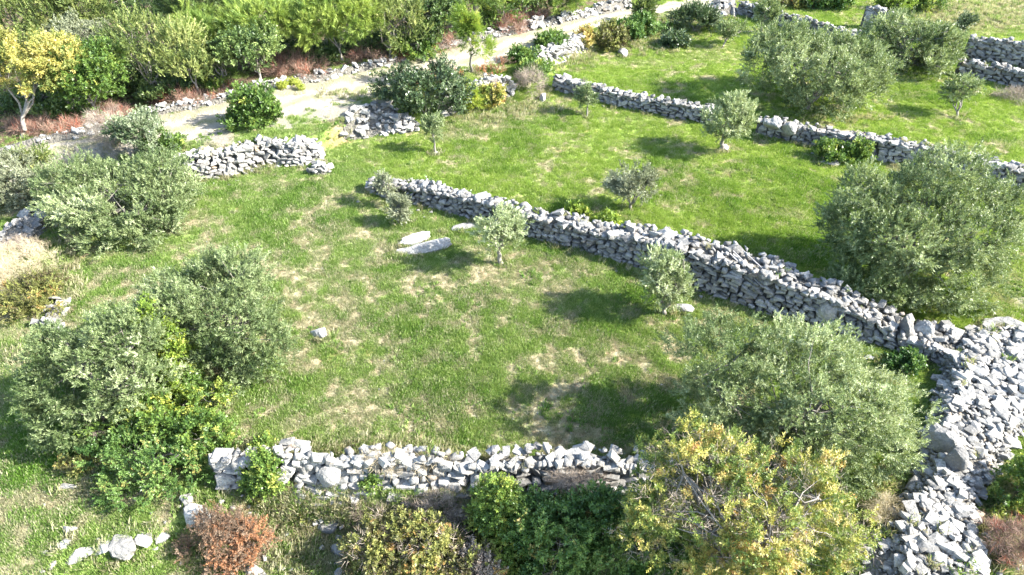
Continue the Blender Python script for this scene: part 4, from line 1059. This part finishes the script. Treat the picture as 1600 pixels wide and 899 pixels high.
wood('pine at the top edge behind the widest bright pine', 'pine_tree', 'pine tree', 'pine', 'pine', [(455, 12, 46, 22)], clear=2, tint=(.5, .2), seed=215)
wood('tall soft green juniper right of the widest pine, standing forward', 'juniper', 'juniper', 'juniper', 'juniper', [(615, 50, 38, 40), (640, 65, 26, 24), (600, 25, 22, 22)], clear=.7, tint=(.65, .2), seed=216, up=1.0, base=(608, 96), clump=.34)
wood('glossy dark holm oak between the soft juniper and the young pine', 'holm_oak', 'evergreen tree', 'broad', 'holm', [(680, 42, 36, 34), (660, 60, 22, 22)], clear=.5, tint=(.4, .25), seed=217)
wood('dark oak at the top edge right of the widest pine', 'holm_oak', 'evergreen tree', 'broad', 'holm', [(640, 10, 46, 22)], clear=1.2, tint=(.35, .25), seed=218)
wood('tall pine with bare grey trunk cut by the top edge', 'pine_tree', 'pine tree', 'pine', 'pine', [(745, -6, 46, 18)], clear=2.4, tint=(.5, .2), seed=219, base=(742, 52), stems=1, stem_r=.16, trunk_h=2.2, bark='bark')
plant('young_pine', 'slim bright young pine on the near edge of the track', 'young pine', 'pine', 'lime', [(728, 58, 20, 44), (755, 78, 14, 14), (728, 32, 11, 20)], clear=1.2, base=(737, 112), stems=2, stem_r=.05, trunk_h=1.2, seed=220, tint=(.4, .25), gap=.3, clump=.2, dens=.8, size=.85)
wood('leafy green bush tree right of the grey pine trunk', 'oak_tree', 'green tree', 'small', 'green', [(790, 20, 34, 24), (765, 45, 22, 16)], clear=.3, tint=(.4, .2), seed=221)
wood('dark oak at the top edge, centre, behind the red brush heap', 'holm_oak', 'evergreen tree', 'broad', 'holm', [(820, 8, 28, 18)], clear=.6, tint=(.4, .2), seed=222)
wood('bright green pine at top centre beside the rising track', 'pine_tree', 'pine tree', 'pine', 'pine', [(878, 6, 30, 18)], clear=.5, tint=(.4, .2), seed=223)
wood('shaded undergrowth oak behind the golden tree stems', 'oak_tree', 'green tree', 'broad', 'holm', [(70, 175, 60, 26)], clear=0, tint=(.5, .2), seed=224, stems=3)
wood('low dark green oak under the feathery juniper', 'oak_tree', 'green tree', 'broad', 'holm', [(205, 135, 50, 24)], clear=0, tint=(.55, .25), seed=225, stems=3)
wood('shadowy evergreen filling behind the pale stems, centre of the wood', 'holm_oak', 'evergreen tree', 'small', 'holm', [(440, 85, 50, 22)], clear=0, tint=(.3, .2), seed=226)
wood('shadowy evergreen behind the trunks under the widest pine', 'holm_oak', 'evergreen tree', 'small', 'holm', [(560, 72, 44, 18)], clear=0, tint=(.3, .2), seed=227)
for i, (cx, cy, rx, ry, m, lab) in enumerate([(112, 178, 34, 20, 'green', 'low green oak scrub just right of the golden tree trunk'), (262, 152, 34, 18, 'holm', 'low dark scrub under the feathery juniper, by the long brush heap'),
                                              (335, 138, 26, 16, 'green', 'low green scrub left of the dark leafy many stemmed oak'), (490, 92, 40, 16, 'holm', 'dark scrub behind the biggest brush heap under the pines'),
                                              (645, 88, 28, 16, 'green', 'leafy green scrub at the right foot of the soft green juniper')]):
    wood(lab, 'oak_scrub', 'scrub', 'broad', m, [(cx, cy, rx, ry)], clear=0, tint=(.45, .25), seed=230 + i, stems=3, gap=.3, dens=1.0)
# trees just outside the top of the picture, whose crowns close the wood behind
for i, (cx, cy, rx, ry, k, m) in enumerate([(-80, -10, 80, 50, 'juniper', 'juniper'), (60, -40, 80, 40, 'broad', 'holm'), (220, -45, 80, 40, 'small', 'holm'), (380, -35, 80, 40, 'small', 'holm'), (540, -40, 80, 38, 'pine', 'pine'),
                                         (700, -50, 70, 34, 'broad', 'holm'), (850, -45, 60, 30, 'broad', 'green'), (-110, 110, 70, 60, 'broad', 'green')]):
    wood(['yellow green juniper at the far left end of the wood, mostly outside the picture', 'dark oak behind the top left juniper at the top edge', 'dark oak behind the very dark evergreen at the top edge',
          'dark oak behind the bright pines at the top edge', 'pine behind the widest bright pine, above the top edge', 'dark oak behind the tall grey trunked pine', 'green oak at the top edge where the track rises',
          'green tree left of the golden tree, mostly outside the picture'][i], 'woodland_tree', 'tree', k, m, [(cx, cy, rx, ry)], clear=1.0, tint=(.4, .2), seed=240 + i, dens=.4, clump=.34)
# brush heaps at the edge of the wood
for i, (cx, cy, rx, ry, lab) in enumerate([(75, 200, 64, 14, 'red brown dead brush below the golden tree'), (170, 182, 40, 12, 'grey brown dead brush behind the dry bush at left'), (285, 155, 52, 12, 'long heap of red brown brush below the leaning white stem'),
                                           (470, 105, 52, 20, 'biggest tangled heap of pinkish brown brush under the pines'), (365, 140, 24, 9, 'small reddish brush heap under the dark leafy oak'), (590, 92, 56, 9, 'flat red brown brush below the soft green juniper'),
                                           (692, 68, 22, 14, 'round pinkish brush ball left of the slim young pine'), (832, 26, 26, 10, 'red twig heap at track edge near top centre'), (795, 42, 26, 14, 'leafy brown brush right of the grey pine trunk')]):
    bush(lab, [(cx, cy, rx, ry)], kind='twig', mat='redbrush', seed=260 + i, size=.8, tint=(.6, .22), stems=0, per=8, dens=.8, name='brush_heap', cat='brush heap', group='brush heaps at the wood edge')
bush('reddish dry fern patch on the bank left of the track bush', [(650, 130, 30, 5), (700, 122, 26, 5)], kind='deadleaf', mat='rust', seed=270, size=.6, tint=(.7, .2), stems=0)
bush('rusty fern strip along the track edge above the pale retaining wall', [(760, 112, 28, 6), (785, 100, 8, 9)], kind='deadleaf', mat='rust', seed=271, size=.6, tint=(.7, .2), stems=0)
for i, (cx, cy, lab) in enumerate([(440, 136, 'left one'), (470, 137, 'right, largest one'), (457, 131, 'middle, smallest one')]):
    bush('tiny lime green spurge cushion on the track bank, ' + lab + ' of three', [(cx, cy, 6 - i % 2, 6)], kind='small', mat='lime', seed=275 + i, size=.6, clump=.12, stems=0, tint=(.9, .1), group='lime green spurge cushions', name='spurge', cat='spurge')
# top right
bush('dark green bush behind the rearmost wall, top edge', [(1300, -2, 30, 18), (1272, 0, 22, 12)], kind='broad', mat='mastic', seed=281, tint=(.35, .2))
bush('dull olive green brush along the top behind the rearmost wall', [(1245, 2, 36, 10), (1215, -2, 26, 8)], kind='small', mat='bramble', seed=282, tint=(.5, .2))
bush('yellow green bush at the top edge behind the tall wall stretch', [(1400, 6, 26, 16)], kind='small', mat='lime', seed=283, tint=(.2, .15))
bush('mixed green bush at the top edge bordering the dry field', [(1455, 6, 28, 14)], kind='small', mat='green', seed=284, tint=(.5, .2))
bush('small dark bush on the border of the dry field', [(1508, 38, 12, 11)], kind='small', mat='dark', seed=285, tint=(.6, .2))
bush('low dark tangle in the shade right of the two stemmed young olive', [(1588, 152, 30, 10)], kind='twig', mat='deadwood', seed=286, tint=(.5, .2), stems=0, size=.6)

# ================================================================== GRASS (instanced ground cover)
def tuft_mesh(name, n, rad, h, w, seed, lean=.5, mat='blade'):
    r = np.random.default_rng(seed); V = []
    for i in range(n):
        a = r.uniform(0, 6.28); d = rad * math.sqrt(r.random()); x, y = d * math.cos(a), d * math.sin(a)
        b = r.uniform(0, 6.28); l = h * r.uniform(.5, 1.2); dx, dy = math.cos(b) * l * lean * r.uniform(.3, 1.3), math.sin(b) * l * lean * r.uniform(.3, 1.3)
        sx, sy = -math.sin(b) * w / 2, math.cos(b) * w / 2
        V += [(x - sx, y - sy, -.01), (x + sx, y + sy, -.01), (x + dx * .45 + sx * .8, y + dy * .45 + sy * .8, l * .6), (x + dx, y + dy, l * .95)]
    return mesh_np(name, np.array(V), np.arange(len(V)).reshape(-1, 4), M[mat])
def instancer(name, P, attrs, protos, label):
    me_ = bpy.data.meshes.new(name); me_.vertices.add(len(P)); me_.vertices.foreach_set("co", np.asarray(P, np.float32).ravel())
    for k_, a in attrs.items():
        q_ = me_.attributes.new(k_, 'FLOAT', 'POINT'); q_.data.foreach_set("value", np.asarray(a, np.float32))
    o = link(name, me_)
    tag(o, label, 'grass', kind='stuff')
    pc = bpy.data.collections.new(name + '_blades')
    for m_ in protos: pc.objects.link(bpy.data.objects.new(m_.name, m_))
    ng = bpy.data.node_groups.new(name, 'GeometryNodeTree')
    ng.interface.new_socket("Geometry", in_out='INPUT', socket_type='NodeSocketGeometry'); ng.interface.new_socket("Geometry", in_out='OUTPUT', socket_type='NodeSocketGeometry')
    n = ng.nodes; l = ng.links
    gi = n.new('NodeGroupInput'); go = n.new('NodeGroupOutput')
    mp = n.new('GeometryNodeMeshToPoints'); l.new(gi.outputs[0], mp.inputs[0])
    ci = n.new('GeometryNodeCollectionInfo'); ci.inputs[0].default_value = pc; ci.inputs[1].default_value = True; ci.inputs[2].default_value = True
    ip = n.new('GeometryNodeInstanceOnPoints'); l.new(mp.outputs[0], ip.inputs['Points']); l.new(ci.outputs[0], ip.inputs['Instance']); ip.inputs['Pick Instance'].default_value = True
    rv = n.new('FunctionNodeRandomValue'); rv.data_type = 'FLOAT_VECTOR'; rv.inputs[0].default_value = (-.1, -.1, 0); rv.inputs[1].default_value = (.1, .1, 6.28)
    l.new(rv.outputs[0], ip.inputs['Rotation'])
    na = n.new('GeometryNodeInputNamedAttribute'); na.data_type = 'FLOAT'; na.inputs[0].default_value = 'size'
    l.new(na.outputs[0], ip.inputs['Scale'])
    l.new(ip.outputs[0], go.inputs[0])
    md = o.modifiers.new('scatter', 'NODES'); md.node_group = ng
    return o
NG = 260000
gxy = np.empty((0, 2))
while len(gxy) < NG:
    y = rng.uniform(6.5, 62, 60000); x = rng.uniform(-46, 46, 60000)
    k = (np.abs(x) < (y * CS + CAM_H * SN) * .78 + 2.5) & (rng.random(len(x)) < np.clip(17 / y, .42, 1))
    gxy = np.concatenate([gxy, np.stack([x[k], y[k]], 1)])
gxy = gxy[:NG]
gz = terrain(gxy[:, 0], gxy[:, 1])
gf = fields(gxy[:, 0], gxy[:, 1], gz); gfresh = gf[0]; gf = gf[1:]
pxg, pyg = proj(gxy[:, 0], gxy[:, 1], gz)
inh = in_poly(pxg, pyg, HEAP)
r_ = rng.random(NG)
keep = (r_ > gf[3] * 1.2) & ~inh & (r_ > gf[1] * .7) & (r_ > gf[4] * .85) & (r_ > (gf[0] - .35) * .7)
size = (.55 + .5 * rng.random(NG)) * (1 + .55 * gf[2]) * (1.1 - .6 * gf[0])
P_ = np.stack([gxy[:, 0], gxy[:, 1], gz], 1)
instancer('grass', P_[keep], dict(dry=gf[0][keep], fresh=gfresh[keep], lush_shade=gf[2][keep], rnd=rng.random(keep.sum()), size=size[keep]),
          [tuft_mesh('grass_tuft', 44, .16, .10, .014, s) for s in range(5)], 'short rough green grass covering the meadows')
# taller dry grass by walls, banks, bramble foot
dz = []
for (a, b, rx, ry, n) in [(600, 705, 130, 14, 150), (430, 705, 90, 14, 90), (530, 802, 70, 14, 220), (700, 800, 60, 14, 140), (900, 800, 80, 14, 160), (440, 800, 60, 60, 130), (470, 870, 70, 40, 110), (600, 700, 60, 14, 150), (700, 725, 50, 10, 120), (400, 262, 40, 10, 120), (560, 190, 40, 10, 60), (1000, 70, 80, 20, 300),
                          (1060, 40, 60, 20, 200), (90, 350, 30, 20, 80), (110, 440, 20, 60, 120), (1540, 22, 160, 34, 900), (1570, 810, 40, 60, 300), (1500, 560, 60, 20, 120), (1380, 780, 30, 50, 200), (820, 170, 60, 10, 160),
                          (760, 185, 50, 8, 100), (1000, 720, 30, 12, 80), (40, 560, 30, 20, 60), (1330, 185, 70, 8, 80), (1400, 850, 50, 50, 160), (900, 95, 30, 14, 80), (540, 150, 60, 10, 60)]:
    q = rng.normal(size=(n, 2)) * (rx * .5, ry * .5) + (a, b)
    for u, v in q:
        p = at(u, v); dz.append((p.x, p.y, p.z))
for (x_, y_, a_, b_, w_) in RING:
    for _ in range(int(4 + 6 * (a_ + b_))):
        t_ = rng.uniform(0, 6.28); k_ = rng.uniform(1.15, 1.5); u, v = a_ * k_ * math.cos(t_), b_ * k_ * math.sin(t_)
        q = (x_ + u * math.cos(w_) - v * math.sin(w_), y_ + u * math.sin(w_) + v * math.cos(w_)); dz.append((q[0], q[1], float(terrain(*q))))
dz += FOOT
for wp_, hz_ in HEAPS:                           # weeds rooted in the gaps of the rubble
    xs_ = [p[0] for p in wp_]; ys_ = [p[1] for p in wp_]
    c_ = rng.uniform((min(xs_), min(ys_)), (max(xs_), max(ys_)), (500, 2)); c_ = c_[in_poly(c_[:, 0], c_[:, 1], wp_)]
    c_ = c_[fbm(c_[:, 0] * .9, c_[:, 1] * .9, 61, 3) > .56]
    h_ = terrain(c_[:, 0], c_[:, 1]) + hz_(c_[:, 0], c_[:, 1])
    dz += [(a, b, c) for (a, b), c in zip(c_, h_)]
dz = np.array(dz)
instancer('dry_grass', dz, dict(dry=.15 + .9 * rng.random(len(dz)), lush_shade=np.zeros(len(dz)), rnd=rng.random(len(dz)), size=.7 + .7 * rng.random(len(dz))),
          [tuft_mesh('dry_tuft', 30, .14, .20, .011, 50 + s, .6) for s in range(4)], 'taller straw coloured grass along the banks and wall feet')
# weeds: low broad leaved patches
wd = []
for (cx, cy, rx, ry, s_) in LUSH_SHADE:  # these ellipses include the painted tree shadows
    for u, v in rng.normal(size=(int(10 + rx * ry / 55), 2)) * (rx * .5, ry * .5) + (cx, cy):
        p = at(u, v); wd.append((p.x, p.y, p.z))
for _ in range(250):
    u, v = rng.uniform(100, 1600), rng.uniform(150, 700); p = at(u, v); wd.append((p.x, p.y, p.z))
for _ in range(150):                             # distinct weed patches
    u, v = rng.uniform(60, 1600), rng.uniform(140, 720); p = at(u, v); rr_ = rng.uniform(.15, .55)
    for q in rng.normal(size=(int(8 + rr_ * 50), 2)) * rr_ * .6: wd.append((p.x + q[0], p.y + q[1], float(terrain(p.x + q[0], p.y + q[1]))))
for (x_, y_, a_, b_, w_) in RING:
    for _ in range(int(5 + 10 * (a_ + b_))):
        t_ = rng.uniform(0, 6.28); k_ = rng.uniform(1.1, 1.5); u, v = a_ * k_ * math.cos(t_), b_ * k_ * math.sin(t_)
        q = (x_ + u * math.cos(w_) - v * math.sin(w_), y_ + u * math.sin(w_) + v * math.cos(w_)); wd.append((q[0], q[1], float(terrain(*q))))
wd = np.array(wd); wp_ = proj(wd[:, 0], wd[:, 1], wd[:, 2])
wd = wd[(in_track(*wp_) < .1) & ~in_poly(wp_[0], wp_[1], HEAP)]
instancer('weeds', wd, dict(dry=.1 * rng.random(len(wd)), lush_shade=rng.random(len(wd)), rnd=rng.random(len(wd)), size=.3 + .6 * rng.random(len(wd))),
          [tuft_mesh('weed_tuft', 26, .14, .13, .045, 80 + s, .9) for s in range(4)], 'dark green weeds growing in small patches among the grass')
